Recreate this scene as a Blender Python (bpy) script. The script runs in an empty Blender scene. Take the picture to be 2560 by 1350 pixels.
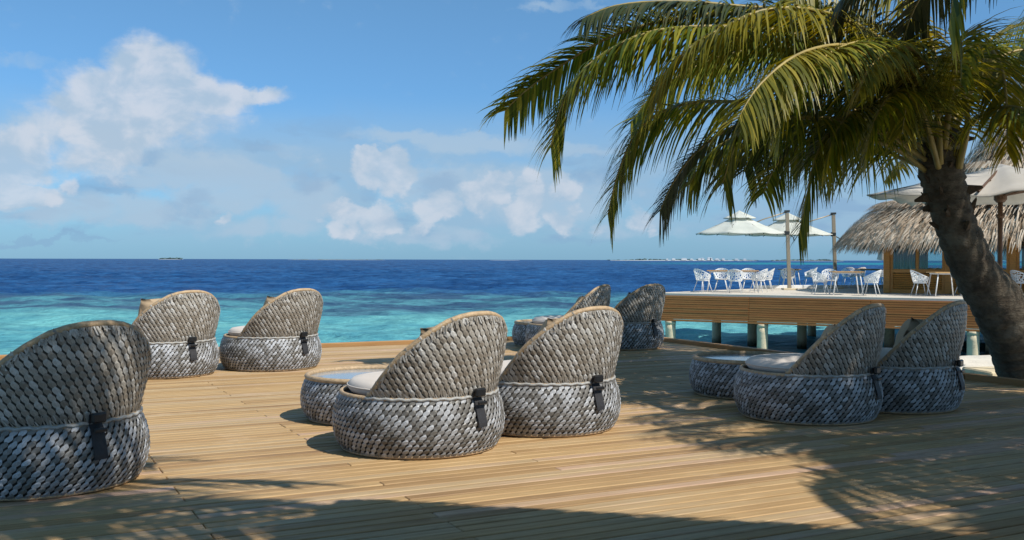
import bpy, bmesh, math, random
from math import sin, cos, pi, radians, atan2, sqrt, exp, hypot
from mathutils import Vector, Matrix, noise
random.seed(7)
R = random.Random(11)
C = bpy.context.scene.collection
SC = bpy.context.scene

# ------------------------------------------------------------------ camera
cam_d = bpy.data.cameras.new("camera"); cam = bpy.data.objects.new("camera", cam_d); C.objects.link(cam)
cam_d.sensor_width = 36.0; cam_d.lens = 36.0 * 2520 / 2560
cam_d.clip_start = 0.05; cam_d.clip_end = 60000
cam.location = (0, 0, 1.25)
cam.rotation_euler = (Matrix.Rotation(radians(90 - 0.59), 3, 'X') @ Matrix.Rotation(radians(0.14), 3, 'Z')).to_euler()
SC.camera = cam

# ------------------------------------------------------------------ sun + sky
SUN_V = Vector((0.68, -0.50, 1.0)).normalized()           # towards the sun
sun_el = math.asin(SUN_V.z); sun_az = atan2(SUN_V.x, SUN_V.y)
sd = bpy.data.lights.new("sun", 'SUN'); so = bpy.data.objects.new("sun", sd); C.objects.link(so)
sd.energy = 4.1; sd.angle = radians(0.5); sd.color = (1.0, 0.94, 0.84)
so.rotation_euler = SUN_V.to_track_quat('Z', 'Y').to_euler(); so.location = (10, -5, 20)

SC.view_settings.view_transform = 'Standard'; SC.view_settings.look = 'None'
SC.view_settings.exposure = 0.3; SC.view_settings.gamma = 1.0; SC.view_settings.use_curve_mapping = False

world = bpy.data.worlds.new("World"); SC.world = world; world.use_nodes = True

class G:
    """small node-graph helper"""
    def __init__(s, tree): s.t = tree; s.N = tree.nodes; s.L = tree.links
    def put(s, sock, v):
        if v is None: return
        if isinstance(v, bpy.types.NodeSocket): s.L.new(v, sock)
        elif isinstance(v, (tuple, list)) and len(v) == 3 and len(getattr(sock, 'default_value', ())) == 4: sock.default_value = (*v, 1)
        else: sock.default_value = v
    def m(s, op, a, b=None, c=None, clamp=False):
        n = s.N.new('ShaderNodeMath'); n.operation = op; n.use_clamp = clamp
        for i, v in enumerate((a, b, c)): s.put(n.inputs[i], v)
        return n.outputs[0]
    def vm(s, op, a, b=None, scale=None):
        n = s.N.new('ShaderNodeVectorMath'); n.operation = op
        s.put(n.inputs[0], a); s.put(n.inputs[1], b)
        if scale is not None: s.put(n.inputs['Scale'], scale)
        return n.outputs['Value'] if op in ('LENGTH', 'DOT_PRODUCT', 'DISTANCE') else n.outputs[0]
    def mix(s, f, a, b, blend='MIX'):
        n = s.N.new('ShaderNodeMix'); n.data_type = 'RGBA'; n.blend_type = blend
        s.put(n.inputs[0], f); s.put(n.inputs[6], a); s.put(n.inputs[7], b)
        return n.outputs[2]
    def ss(s, v, a, b, lo=0.0, hi=1.0, smooth=True):
        n = s.N.new('ShaderNodeMapRange'); n.interpolation_type = 'SMOOTHSTEP' if smooth else 'LINEAR'
        s.put(n.inputs[0], v); s.put(n.inputs[1], a); s.put(n.inputs[2], b); s.put(n.inputs[3], lo); s.put(n.inputs[4], hi)
        return n.outputs[0]
    def noise(s, vec, scale, detail=4, rough=.55, dist=0.0, color=False):
        n = s.N.new('ShaderNodeTexNoise'); s.put(n.inputs['Vector'], vec)
        n.inputs['Scale'].default_value = scale; n.inputs['Detail'].default_value = detail
        n.inputs['Roughness'].default_value = rough; n.inputs['Distortion'].default_value = dist
        return n.outputs['Color'] if color else n.outputs['Fac']
    def xyz(s, x, y, z):
        n = s.N.new('ShaderNodeCombineXYZ'); s.put(n.inputs[0], x); s.put(n.inputs[1], y); s.put(n.inputs[2], z); return n.outputs[0]
    def sep(s, v):
        n = s.N.new('ShaderNodeSeparateXYZ'); s.put(n.inputs[0], v); return n.outputs[0], n.outputs[1], n.outputs[2]

def billow(g, v):
    n = g.N.new('ShaderNodeTexVoronoi'); n.feature = 'SMOOTH_F1'; n.inputs['Scale'].default_value = 34; n.inputs['Smoothness'].default_value = .35
    g.put(n.inputs['Vector'], v); return n.outputs['Distance']
def build_world():
    t = world.node_tree; t.nodes.clear(); g = G(t)
    sky = t.nodes.new('ShaderNodeTexSky'); sky.sky_type = 'NISHITA'; sky.sun_disc = False
    sky.sun_elevation = sun_el; sky.sun_rotation = sun_az
    sky.air_density = 1.0; sky.dust_density = 0.3; sky.ozone_density = 3.0; sky.altitude = 0
    tc = t.nodes.new('ShaderNodeTexCoord')
    dx, dy, dz = g.sep(g.vm('NORMALIZE', tc.outputs['Generated']))
    az = g.m('ARCTAN2', dx, dy); el = g.m('ARCSINE', dz)
    # deep tropical blue: the low sky of the Nishita model is too white for this clear marine air
    elc = g.ss(el, -0.02, 0.5, 0, 1, False)
    tint = g.mix(elc, (SKY_LO), (SKY_HI))
    base = g.mix(1.0, sky.outputs[0], tint, 'MULTIPLY')
    dv = g.xyz(az, g.m('MULTIPLY', el, 1.35), 0)
    d3 = g.vm('ADD', dv, (.011, .013, 0))
    # warped position for ragged outlines
    w = g.noise(dv, 9, 6, .62, 0, True)
    w = g.vm('SUBTRACT', w, (.5, .5, .5))
    w2 = g.noise(dv, 38, 5, .6, 0, True); w2 = g.vm('SUBTRACT', w2, (.5, .5, .5))
    P = g.vm('ADD', g.xyz(az, el, 0), g.vm('SCALE', w, scale=.055))
    P = g.vm('ADD', P, g.vm('SCALE', w2, scale=.020))
    def blobs(lst):
        tot = None
        for (px, py, rx, ry, a) in lst:
            cx = math.atan((px - 1280) / 2520); cy = math.atan((649 - py) / 2520 * cos(cx))
            v = g.vm('SUBTRACT', P, (cx, cy, 0))
            v = g.vm('MULTIPLY', v, (2520 / rx, 2520 / ry, 0))
            l = g.vm('LENGTH', v)
            e = g.m('MULTIPLY', g.ss(l, 1.5, 0.25), a)
            tot = e if tot is None else g.m('MAXIMUM', tot, e)
        return tot
    puff = g.m('ADD', g.m('MULTIPLY', g.noise(dv, 24, 8, .64, .3), .7), g.m('MULTIPLY', g.m('SUBTRACT', 1.0, g.m('MULTIPLY', billow(g, dv), 1.15)), .3))
    big = blobs([(385, 190, 125, 100, 1), (310, 235, 165, 75, 1), (470, 245, 170, 70, 1), (225, 265, 115, 55, .95), (620, 240, 110, 32, .85),
                 (340, 300, 260, 75, .8), (205, 320, 70, 48, 1), (300, 365, 75, 70, .8), (235, 380, 95, 85, .62)])
    mid = blobs([(945, 425, 72, 48, 1), (915, 400, 45, 26, .9), (1000, 460, 50, 40, .7), (40, 400, 90, 85, .75), (60, 490, 80, 42, .95), (45, 360, 60, 50, .55)])
    low = blobs([(870, 530, 60, 42, .95), (960, 545, 70, 55, .9), (1060, 560, 50, 30, .6), (1110, 520, 60, 40, .85), (1190, 490, 60, 45, .9), (1240, 470, 52, 36, .95),
                 (1300, 540, 60, 60, .8), (1330, 480, 40, 55, .9), (1415, 470, 38, 42, .9), (1400, 545, 50, 40, .85), (1480, 560, 45, 30, .6), (1590, 540, 38, 42, .7), (1630, 575, 30, 22, .6),
                 (850, 580, 30, 34, .8), (570, 535, 22, 18, .6), (190, 470, 26, 34, .6), (30, 525, 60, 16, .6)])
    soft = blobs([(600, 470, 190, 55, .75), (330, 520, 200, 50, .6), (780, 500, 110, 70, .7), (450, 430, 170, 40, .8), (130, 545, 170, 36, .6), (1120, 470, 170, 60, .65), (1350, 500, 200, 80, .7), (700, 570, 260, 30, .5), (1000, 590, 300, 24, .5), (80, 330, 100, 60, .5), (300, 400, 160, 60, .6), (1560, 560, 160, 40, .5), (200, 340, 190, 60, .5)])
    greyb = blobs([(382, 395, 44, 26, .8), (650, 378, 70, 22, .9), (270, 462, 80, 24, .9), (480, 480, 60, 22, .6), (770, 455, 60, 40, .7), (1100, 470, 70, 40, .8), (90, 602, 200, 9, .8), (1420, 600, 200, 12, .5), (925, 480, 40, 18, .6)])
    streak = blobs([(1010, 352, 150, 22, .8), (1200, 362, 220, 30, .85), (1420, 372, 200, 22, .7), (1180, 340, 60, 16, .7), (1300, 445, 230, 16, .5), (520, 400, 180, 34, .5), (690, 380, 120, 20, .45), (100, 160, 150, 14, .3), (1400, 5, 140, 14, .5), (1700, 430, 200, 26, .3)])
    def dens(b, lo, hi, k): return g.ss(g.m('ADD', b, g.m('MULTIPLY', g.m('SUBTRACT', puff, .5), k)), lo, hi)
    dbig = dens(big, .16, .66, .62); dmid = dens(mid, .22, .56, 1.0); dlow = dens(low, .22, .62, 1.5); dstr = dens(streak, .10, .80, .9); dsoft = dens(soft, .08, .62, 1.2); dgrey = dens(greyb, .25, .80, .9)
    # veil low over the horizon, plus plain noise cloud that carries on all round the sky
    ns = g.noise(g.xyz(az, g.m('MULTIPLY', el, 2.4), 1.3), 4.2, 7, .58, .4)
    veilm = g.m('MULTIPLY', g.ss(el, .005, .035), g.ss(el, .165, .085))
    veil = g.m('MULTIPLY', g.ss(ns, .34, .58, .15, 1), g.m('MULTIPLY', veilm, .88))
    hz = g.ss(el, .07, 0.0, 0, .5)
    high = g.m('MULTIPLY', g.ss(g.noise(g.xyz(g.m('MULTIPLY', az, .7), g.m('MULTIPLY', el, 2.2), 7.1), 3.1, 6, .6, .5), .54, .80), g.ss(el, .04, .16, 0, .38))
    # cloud shading: sunlit upper right edges against grey-blue bellies
    sh = g.m('SUBTRACT', g.noise(dv, 24, 5, .55, .3), g.noise(d3, 24, 5, .55, .3))
    sh = g.m('ADD', g.m('MULTIPLY', sh, 1.6), g.m('MULTIPLY', g.noise(dv, 11, 4, .5), .8))
    dark = (6.1 * CLB, 7.9 * CLB, 9.9 * CLB); lit = (8.9 * CLB, 9.7 * CLB, 11.0 * CLB); veilc = (4.6 * CLB, 7.0 * CLB, 9.5 * CLB); grey = (3.4 * CLB, 5.7 * CLB, 8.7 * CLB)
    cc = g.mix(g.ss(sh, .12, .70), dark, lit)
    c = base
    c = g.mix(hz, c, (3.2 * CLB, 6.1 * CLB, 9.3 * CLB))
    c = g.mix(veil, c, veilc)
    gs = g.m('MULTIPLY', g.m('MULTIPLY', g.ss(g.noise(g.xyz(az, g.m('MULTIPLY', el, 2.6), 5.2), 13, 5, .55, .3), .53, .66), veilm), .6)
    c = g.mix(gs, c, grey)
    c = g.mix(high, c, veilc)
    c = g.mix(g.m('MULTIPLY', dsoft, .78), c, (5.9 * CLB, 7.9 * CLB, 10.0 * CLB))
    c = g.mix(g.m('MULTIPLY', dgrey, .50), c, grey)
    c = g.mix(g.m('MULTIPLY', dstr, .70), c, (6.0 * CLB, 8.0 * CLB, 10.1 * CLB))
    c = g.mix(g.m('MULTIPLY', dbig, .90), c, cc)
    c = g.mix(g.m('MULTIPLY', dmid, .80), c, cc)
    c = g.mix(g.m('MULTIPLY', dlow, .78), c, cc)
    bg = t.nodes.new('ShaderNodeBackground'); bg.inputs[1].default_value = 0.11
    t.links.new(c, bg.inputs[0])
    out = t.nodes.new('ShaderNodeOutputWorld'); t.links.new(bg.outputs[0], out.inputs[0])
SKY_LO = (0.30, 0.57, 0.95); SKY_HI = (0.76, 1.00, 0.90); CLB = 0.52
build_world()

# ------------------------------------------------------------------ helpers
def mesh_from(name, verts, faces, mat, smooth=False):
    me = bpy.data.meshes.new(name); me.from_pydata([tuple(v) for v in verts], [], faces)
    if mat: me.materials.append(mat)
    if smooth: me.polygons.foreach_set('use_smooth', [True] * len(me.polygons))
    me.update(); return me
class MB:
    """collects shapes, builds ONE mesh object"""
    def __init__(s): s.v = []; s.f = []
    def add(s, vs, fs):
        o = len(s.v); s.v += [Vector(v) for v in vs]; s.f += [tuple(i + o for i in f) for f in fs]
    def box(s, c, size, M=None, bev=0.0):
        x, y, z = (d / 2 for d in size); c = Vector(c)
        if bev <= 0:
            vs = [Vector((i, j, k)) for i in (-x, x) for j in (-y, y) for k in (-z, z)]
            fs = [(0, 1, 3, 2), (4, 6, 7, 5), (0, 4, 5, 1), (2, 3, 7, 6), (0, 2, 6, 4), (1, 5, 7, 3)]
        else:
            bm = bmesh.new(); bmesh.ops.create_cube(bm, size=1)
            for v in bm.verts: v.co = Vector((v.co.x * 2 * x, v.co.y * 2 * y, v.co.z * 2 * z))
            bmesh.ops.bevel(bm, geom=bm.edges[:], offset=bev, segments=1, affect='EDGES', clamp_overlap=True)
            bm.verts.index_update(); vs = [v.co.copy() for v in bm.verts]; fs = [tuple(v.index for v in f.verts) for f in bm.faces]; bm.free()
        if M is not None: vs = [M @ v for v in vs]
        s.add([v + c for v in vs], fs)
    def tube(s, pts, r, n=8, caps=True, closed=False):
        pts = [Vector(p) for p in pts]; m = len(pts); rr = r if isinstance(r, (list, tuple)) else [r] * m
        vs = []; fs = []; up = None
        for i, p in enumerate(pts):
            if closed: t = pts[(i + 1) % m] - pts[i - 1]
            else: t = pts[min(i + 1, m - 1)] - pts[max(i - 1, 0)]
            t.normalize()
            if up is None: up = t.orthogonal().normalized()
            up = (up - t * up.dot(t)); up = up.normalized() if up.length > 1e-5 else t.orthogonal().normalized()
            b = t.cross(up)
            for k in range(n):
                a = 2 * pi * k / n; vs.append(p + (up * cos(a) + b * sin(a)) * rr[i])
        for i in range(m if closed else m - 1):
            j = (i + 1) % m
            for k in range(n):
                k2 = (k + 1) % n; fs.append((i * n + k, i * n + k2, j * n + k2, j * n + k))
        if caps and not closed: fs.append(tuple(range(n - 1, -1, -1))); fs.append(tuple((m - 1) * n + k for k in range(n)))
        s.add(vs, fs)
    def lathe(s, prof, n=32, c=(0, 0, 0), caps=True):
        vs = []; fs = []; m = len(prof); c = Vector(c)
        for r, z in prof:
            for k in range(n): a = 2 * pi * k / n; vs.append(c + Vector((r * cos(a), r * sin(a), z)))
        for i in range(m - 1):
            for k in range(n): k2 = (k + 1) % n; fs.append((i * n + k, i * n + k2, (i + 1) * n + k2, (i + 1) * n + k))
        if caps:
            if prof[0][0] > 1e-4: fs.append(tuple(range(n - 1, -1, -1)))
            if prof[-1][0] > 1e-4: fs.append(tuple((m - 1) * n + k for k in range(n)))
        s.add(vs, fs)
    def build(s, name, mat, parent=None, smooth=False, loc=None):
        me = mesh_from(name, s.v, s.f, mat, smooth); return link(name, me, parent, loc)
def link(name, me, parent=None, loc=None):
    o = bpy.data.objects.new(name, me); C.objects.link(o)
    if parent is not None: o.parent = parent
    if loc is not None: o.location = loc
    return o
def tag(o, label=None, cat=None, group=None, kind=None):
    for k, v in (('label', label), ('category', cat), ('group', group), ('kind', kind)):
        if v: o[k] = v
    return o
def thing(name, loc, rz, label, cat, group=None):
    o = bpy.data.objects.new(name, None); C.objects.link(o); o.location = loc; o.rotation_euler = (0, 0, rz)
    o.empty_display_size = .1
    return tag(o, label, cat, group)
def kids(o): return [c for c in ALLOBJ() if c.parent is o]
def ALLOBJ(): return list(bpy.data.objects)
def copy_tree(o, ch, loc, rz, label):
    """o: thing, ch: {object: [children]}"""
    r = o.copy(); C.objects.link(r); r.location = loc; r.rotation_euler = (0, 0, rz); r['label'] = label
    def rec(src, dst):
        for c in ch.get(src.name, []):
            d = c.copy(); C.objects.link(d); d.parent = dst; rec(c, d)
    rec(o, r); return r
def childmap(root):
    m = {}
    for o in bpy.data.objects:
        if o.parent is not None: m.setdefault(o.parent.name, []).append(o)
    return m

# ------------------------------------------------------------------ materials
def mat(name, fn=None, color=(.5, .5, .5), rough=.6, spec=.5, metal=0.0, bump=None):
    m = bpy.data.materials.new(name); m.use_nodes = True; t = m.node_tree
    b = t.nodes['Principled BSDF']; b.inputs['Roughness'].default_value = rough
    b.inputs['Specular IOR Level'].default_value = spec; b.inputs['Metallic'].default_value = metal
    b.inputs['Base Color'].default_value = (*color, 1)
    g = G(t)
    if fn: fn(g, b)
    return m
def bumpn(g, b, h, strength=.4, dist=.01):
    n = g.N.new('ShaderNodeBump'); n.inputs['Strength'].default_value = strength; n.inputs['Distance'].default_value = dist
    g.L.new(h, n.inputs['Height']); g.L.new(n.outputs[0], b.inputs['Normal']); return n
def objco(g): return g.N.new('ShaderNodeTexCoord').outputs['Object']
def wpos(g): return g.N.new('ShaderNodeNewGeometry').outputs['Position']
def island(g): return g.N.new('ShaderNodeNewGeometry').outputs['Random Per Island']
def orand(g): return g.N.new('ShaderNodeObjectInfo').outputs['Random']
def ramp(g, f, stops):
    n = g.N.new('ShaderNodeValToRGB'); e = n.color_ramp.elements
    while len(e) < len(stops): e.new(.5)
    for i, (p, c) in enumerate(stops): e[i].position = p; e[i].color = (*c, 1)
    g.L.new(f, n.inputs[0]); return n.outputs[0]

def speck(base, var=.25, scale=6, amp=None, rough=.6, spec=.4, bs=.3, bd=.004, bscale=60, name='m', metal=0.0):
    def f(g, b):
        n = g.noise(objco(g), scale, 5, .6)
        k = g.ss(n, .25, .75, 1 - var, 1 + var, False)
        c = g.vm('SCALE', g.xyz(*base), scale=k)
        g.L.new(c, b.inputs['Base Color'])
        bumpn(g, b, g.noise(objco(g), bscale, 4, .6), bs, bd)
    return mat(name, f, rough=rough, spec=spec, metal=metal)

def plank_mat(name, stops, wear=.0, rough=.6):
    def f(g, b):
        r = orand(g); o = objco(g)
        v = g.vm('ADD', g.vm('MULTIPLY', o, (1.2, 22, 22)), g.xyz(g.m('MULTIPLY', r, 91), g.m('MULTIPLY', r, 37), 0))
        n1 = g.noise(v, 1.6, 6, .65, .6)
        v2 = g.vm('ADD', g.vm('MULTIPLY', o, (.45, 2.5, 1)), g.xyz(g.m('MULTIPLY', r, 57), 0, 3))
        n2 = g.noise(v2, 1.4, 4, .6)
        n3 = g.noise(wpos(g), .55, 4, .6)
        f1 = g.m('ADD', g.m('MULTIPLY', r, .62), g.m('MULTIPLY', g.m('SUBTRACT', n2, .5), .75))
        f1 = g.m('ADD', f1, g.m('MULTIPLY', g.m('SUBTRACT', n3, .5), .5)); f1 = g.m('ADD', f1, .17, clamp=True)
        c = ramp(g, f1, stops)
        c = g.mix(g.ss(n1, .35, .7, .0, .34), c, (.16, .085, .035), 'MIX')
        # weathered pale patches and sandy dust
        c = g.mix(g.m('MULTIPLY', g.ss(g.noise(wpos(g), 1.9, 5, .62), .55, .72), wear), c, (.60, .44, .27))
        c = g.mix(g.m('MULTIPLY', g.ss(g.noise(wpos(g), 6.5, 5, .7), .62, .75), .35), c, (.17, .10, .055))
        g.L.new(c, b.inputs['Base Color'])
        g.L.new(g.ss(n1, .3, .7, rough - .08, rough + .12), b.inputs['Roughness'])
        bumpn(g, b, n1, .35, .003)
    return mat(name, f, rough=rough, spec=.35)
M = {}
M['deck'] = plank_mat('deck_wood', [(0, (.28, .17, .085)), (.25, (.41, .26, .12)), (.45, (.49, .325, .155)), (.62, (.46, .335, .19)), (.78, (.52, .35, .235)), (.9, (.57, .385, .29)), (1, (.44, .34, .27))], wear=.32)
M['kerb'] = plank_mat('kerb_wood', [(0, (.30, .16, .07)), (.5, (.42, .22, .08)), (1, (.45, .27, .12))])
M['skirt'] = plank_mat('skirt_wood', [(0, (.50, .16, .040)), (.5, (.60, .20, .055)), (1, (.64, .24, .07))], rough=.55)
M['teak'] = plank_mat('teak', [(0, (.40, .22, .08)), (.5, (.50, .29, .11)), (1, (.58, .36, .15))])
M['housewood'] = plank_mat('house_wood', [(0, (.46, .20, .045)), (.5, (.56, .26, .06)), (1, (.60, .30, .08))], rough=.45)
M['pole_wood'] = speck((.12, .06, .03), .3, 8, rough=.5, name='pole_wood')
M['under'] = mat('painted_gap_shade', color=(.02, .014, .010), rough=.9)  # near-black, stands in for shade in the gaps between boards, slats and louvres

def wick(name, stops, rough=.42, spec=.5):
    def f(g, b):
        r = island(g); o = objco(g)
        n = g.noise(o, 3.0, 3, .5)
        f1 = g.m('ADD', g.m('MULTIPLY', r, .74), g.m('MULTIPLY', n, .26)); f1 = g.m('ADD', f1, g.m('MULTIPLY', orand(g), .16), clamp=True)
        c = ramp(g, f1, stops)
        st = g.noise(g.vm('MULTIPLY', o, (1, 1, .25)), 240, 3, .6)
        c = g.mix(g.ss(st, .35, .7, 0, .30), c, (.10, .085, .07))
        g.L.new(c, b.inputs['Base Color'])
        g.L.new(g.m('ADD', g.m('MULTIPLY', r, .16), rough - .08), b.inputs['Roughness'])
        bumpn(g, b, st, .35, .0025)
    return mat(name, f, rough=rough, spec=spec)
M['wback'] = wick('wicker_back', [(0, (.17, .145, .115)), (.35, (.29, .26, .22)), (.65, (.41, .385, .345)), (1, (.62, .62, .61))], .42, .5)
M['wbase'] = wick('wicker_base', [(0, (.085, .078, .07)), (.35, (.175, .17, .16)), (.65, (.31, .315, .325)), (1, (.54, .57, .62))], .42, .45)  # blue-grey pale stops put the sky's reflection into the strand colour
M['wliner'] = mat('wicker_gap_shade', color=(.040, .035, .030), rough=.85)  # dark liner colour stands in for the shade between strands
M['wrim'] = speck((.46, .33, .20), .35, 40, rough=.55, bs=.8, bd=.006, bscale=110, name='rattan_binding')
M['wcord'] = speck((.36, .36, .35), .3, 60, rough=.5, bs=.7, bd=.004, bscale=150, name='pale_cord')
M['strap'] = speck((.028, .028, .032), .25, 60, rough=.55, bs=.5, bd=.001, bscale=700, name='dark_webbing')
M['buckle'] = mat('black_plastic', color=(.012, .012, .013), rough=.35)
M['cushion'] = speck((.62, .56, .51), .08, 5, rough=.9, spec=.2, bs=.25, bd=.004, bscale=30, name='cushion_fabric')
M['pillow'] = speck((.44, .33, .22), .12, 5, rough=.92, spec=.2, bs=.35, bd=.006, bscale=22, name='beige_pillow')
M['tableglass'] = speck((.30, .34, .38), .12, 3, rough=.12, spec=.7, bs=.02, bd=.001, bscale=8, name='grey_glass')
def whitep(g, b):
    n = g.noise(objco(g), 9, 4, .6); g.L.new(g.mix(g.ss(n, .3, .8), (.80, .80, .79), (.68, .69, .70)), b.inputs['Base Color'])
M['white'] = mat('white_lacquer', whitep, rough=.35, spec=.5)
M['whitefr'] = mat('white_powder_coat', whitep, rough=.45)
def canopyf(g, b):
    n = g.noise(objco(g), 2.2, 5, .6)
    g.L.new(g.mix(g.ss(n, .3, .75), (.80, .80, .76), (.70, .71, .68)), b.inputs['Base Color'])
    b.inputs['Transmission Weight'].default_value = 0.0
    bumpn(g, b, g.noise(objco(g), 5, 3, .5), .25, .02)
def cloth_mat(name, c1, c2, tr):
    m = bpy.data.materials.new(name); m.use_nodes = True; g = G(m.node_tree); b = m.node_tree.nodes['Principled BSDF']
    n = g.noise(objco(g), 2.2, 5, .6); c = g.mix(g.ss(n, .3, .75), c1, c2)
    g.L.new(c, b.inputs['Base Color']); b.inputs['Roughness'].default_value = .9; b.inputs['Specular IOR Level'].default_value = .15
    bumpn(g, b, g.noise(objco(g), 6, 3, .5), .3, .015)
    tl = m.node_tree.nodes.new('ShaderNodeBsdfTranslucent'); g.L.new(c, tl.inputs[0])
    mx = m.node_tree.nodes.new('ShaderNodeMixShader'); mx.inputs[0].default_value = tr
    g.L.new(b.outputs[0], mx.inputs[1]); g.L.new(tl.outputs[0], mx.inputs[2])
    g.L.new(mx.outputs[0], m.node_tree.nodes['Material Output'].inputs[0]); return m
M['canopy'] = cloth_mat('white_canopy', (.80, .81, .76), (.70, .72, .66), .38)
M['canvas'] = cloth_mat('cream_canvas', (.66, .62, .57), (.56, .52, .47), .22)
M['umetal'] = mat('umbrella_pole_metal', color=(.36, .30, .22), rough=.4, metal=.2)
M['dark'] = mat('dark_metal', color=(.03, .035, .035), rough=.45)
def concf(g, b):
    p = wpos(g); n = g.noise(p, 1.1, 7, .65); n2 = g.noise(p, 7, 5, .7); z = g.sep(p)[2]
    c = g.mix(g.ss(n, .3, .7), (.74, .62, .42), (.58, .49, .33)); c = g.mix(g.ss(n2, .5, .72, 0, .5), c, (.20, .18, .13))
    wet = g.ss(g.m('ADD', z, g.m('MULTIPLY', n2, .3)), -1.3, -1.65)
    c = g.mix(wet, c, (.05, .055, .03))
    g.L.new(c, b.inputs['Base Color']); bumpn(g, b, n2, .5, .02)
M['concrete'] = mat('weathered_concrete', concf, rough=.85)
def paverf(g, b):
    p = wpos(g); n = g.noise(p, .8, 6, .6); n2 = g.noise(p, 14, 4, .6)
    c = g.mix(g.ss(n, .3, .7), (.62, .56, .48), (.54, .49, .42)); c = g.mix(g.ss(n2, .5, .75, 0, .25), c, (.42, .38, .32))
    g.L.new(c, b.inputs['Base Color']); bumpn(g, b, n2, .2, .01)
M['paver'] = mat('sandy_terrace', paverf, rough=.9)
def sandf(g, b):
    p = wpos(g); n = g.noise(p, 1.3, 6, .6); n2 = g.noise(p, 30, 4, .7)
    c = g.mix(g.ss(n, .3, .7), (.74, .68, .58), (.66, .60, .51)); c = g.mix(g.ss(n2, .5, .8, 0, .2), c, (.5, .44, .36))
    g.L.new(c, b.inputs['Base Color']); bumpn(g, b, g.m('ADD', g.m('MULTIPLY', g.noise(p, 5, 4, .5), 3), n2), .5, .02)
M['sand'] = mat('coral_sand', sandf, rough=.95, spec=.2)
def leaff(g, b, cols, tr):
    r = island(g); p = wpos(g)
    f1 = g.m('ADD', g.m('MULTIPLY', r, .75), g.m('MULTIPLY', g.noise(p, 1.1, 3, .5), .35), clamp=True)
    c = ramp(g, f1, cols); g.L.new(c, b.inputs['Base Color']); b.inputs['Roughness'].default_value = .42; b.inputs['Specular IOR Level'].default_value = .35
    tl = g.N.new('ShaderNodeBsdfTranslucent'); g.L.new(g.mix(1.0, c, (1.6, 1.35, .5), 'MULTIPLY'), tl.inputs[0])
    mx = g.N.new('ShaderNodeMixShader'); mx.inputs[0].default_value = tr
    g.L.new(b.outputs[0], mx.inputs[1]); g.L.new(tl.outputs[0], mx.inputs[2])
    g.L.new(mx.outputs[0], g.N['Material Output'].inputs[0])
M['leaf'] = mat('palm_leaf', lambda g, b: leaff(g, b, [(0, (.04, .07, .012)), (.4, (.095, .13, .012)), (.7, (.19, .20, .016)), (.93, (.38, .33, .04)), (1, (.44, .36, .13))], .36))
M['leafy'] = mat('palm_leaf_yellowing', lambda g, b: leaff(g, b, [(0, (.075, .09, .013)), (.4, (.155, .155, .016)), (.8, (.31, .26, .025)), (1, (.44, .36, .07))], .38))
M['leafd'] = mat('palm_leaf_dark', lambda g, b: leaff(g, b, [(0, (.025, .04, .016)), (.5, (.045, .06, .02)), (1, (.09, .085, .03))], .2))
M['leafdry'] = mat('dry_leaf', lambda g, b: leaff(g, b, [(0, (.10, .07, .04)), (.5, (.20, .15, .09)), (1, (.34, .28, .18))], .15))
M['petiole'] = speck((.33, .25, .08), .3, 6, rough=.5, name='leaf_stalk', bs=.3)
def barkf(g, b):
    p = wpos(g); n = g.noise(p, 7, 6, .7); n2 = g.noise(g.vm('MULTIPLY', p, (1, 1, 4)), 14, 5, .7)
    c = g.mix(g.ss(n, .3, .7), (.075, .058, .043), (.17, .145, .11)); c = g.mix(g.ss(n2, .55, .72, 0, .7), c, (.03, .022, .016))
    c = g.mix(g.ss(g.noise(p, 3, 4, .6), .60, .72, 0, .6), c, (.23, .21, .17))
    g.L.new(c, b.inputs['Base Color']); bumpn(g, b, g.m('ADD', n2, n), .9, .03)
M['bark'] = mat('palm_bark', barkf, rough=.9, spec=.2)
M['boot'] = speck((.10, .072, .048), .5, 12, rough=.9, spec=.2, bs=.9, bd=.02, bscale=35, name='leaf_base_fibre')
def thatchf(g, b):
    r = island(g); p = objco(g)
    c = ramp(g, g.m('ADD', g.m('MULTIPLY', r, .8), g.m('MULTIPLY', g.noise(p, .9, 4, .6), .3), clamp=True), [(0, (.13, .085, .05)), (.35, (.36, .265, .18)), (.7, (.58, .45, .33)), (1, (.74, .62, .48))])
    g.L.new(c, b.inputs['Base Color'])
M['thatch'] = mat('thatch_straw', thatchf, rough=.9, spec=.15)
def tbasef(g, b):
    p = objco(g); n = g.noise(g.vm('MULTIPLY', p, (1, 1, .25)), 22, 6, .7)
    g.L.new(g.mix(g.ss(n, .3, .7), (.10, .072, .045), (.30, .225, .15)), b.inputs['Base Color']); bumpn(g, b, n, .9, .05)
M['thatchbase'] = mat('thatch_bed', tbasef, rough=.95, spec=.1)
def glassf(name):
    m = bpy.data.materials.new(name); m.use_nodes = True; t = m.node_tree; t.nodes.clear()
    o = t.nodes.new('ShaderNodeOutputMaterial'); tr = t.nodes.new('ShaderNodeBsdfTransparent'); tr.inputs[0].default_value = (.80, .90, .92, 1)
    gl = t.nodes.new('ShaderNodeBsdfGlossy'); gl.inputs[1].default_value = .03
    fr = t.nodes.new('ShaderNodeFresnel'); fr.inputs[0].default_value = 1.5
    mu = t.nodes.new('ShaderNodeMath'); mu.operation = 'ADD'; mu.inputs[1].default_value = .04; t.links.new(fr.outputs[0], mu.inputs[0])
    mx = t.nodes.new('ShaderNodeMixShader'); t.links.new(mu.outputs[0], mx.inputs[0]); t.links.new(tr.outputs[0], mx.inputs[1]); t.links.new(gl.outputs[0], mx.inputs[2])
    t.links.new(mx.outputs[0], o.inputs[0]); return m
M['glass'] = glassf('window_glass')

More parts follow.
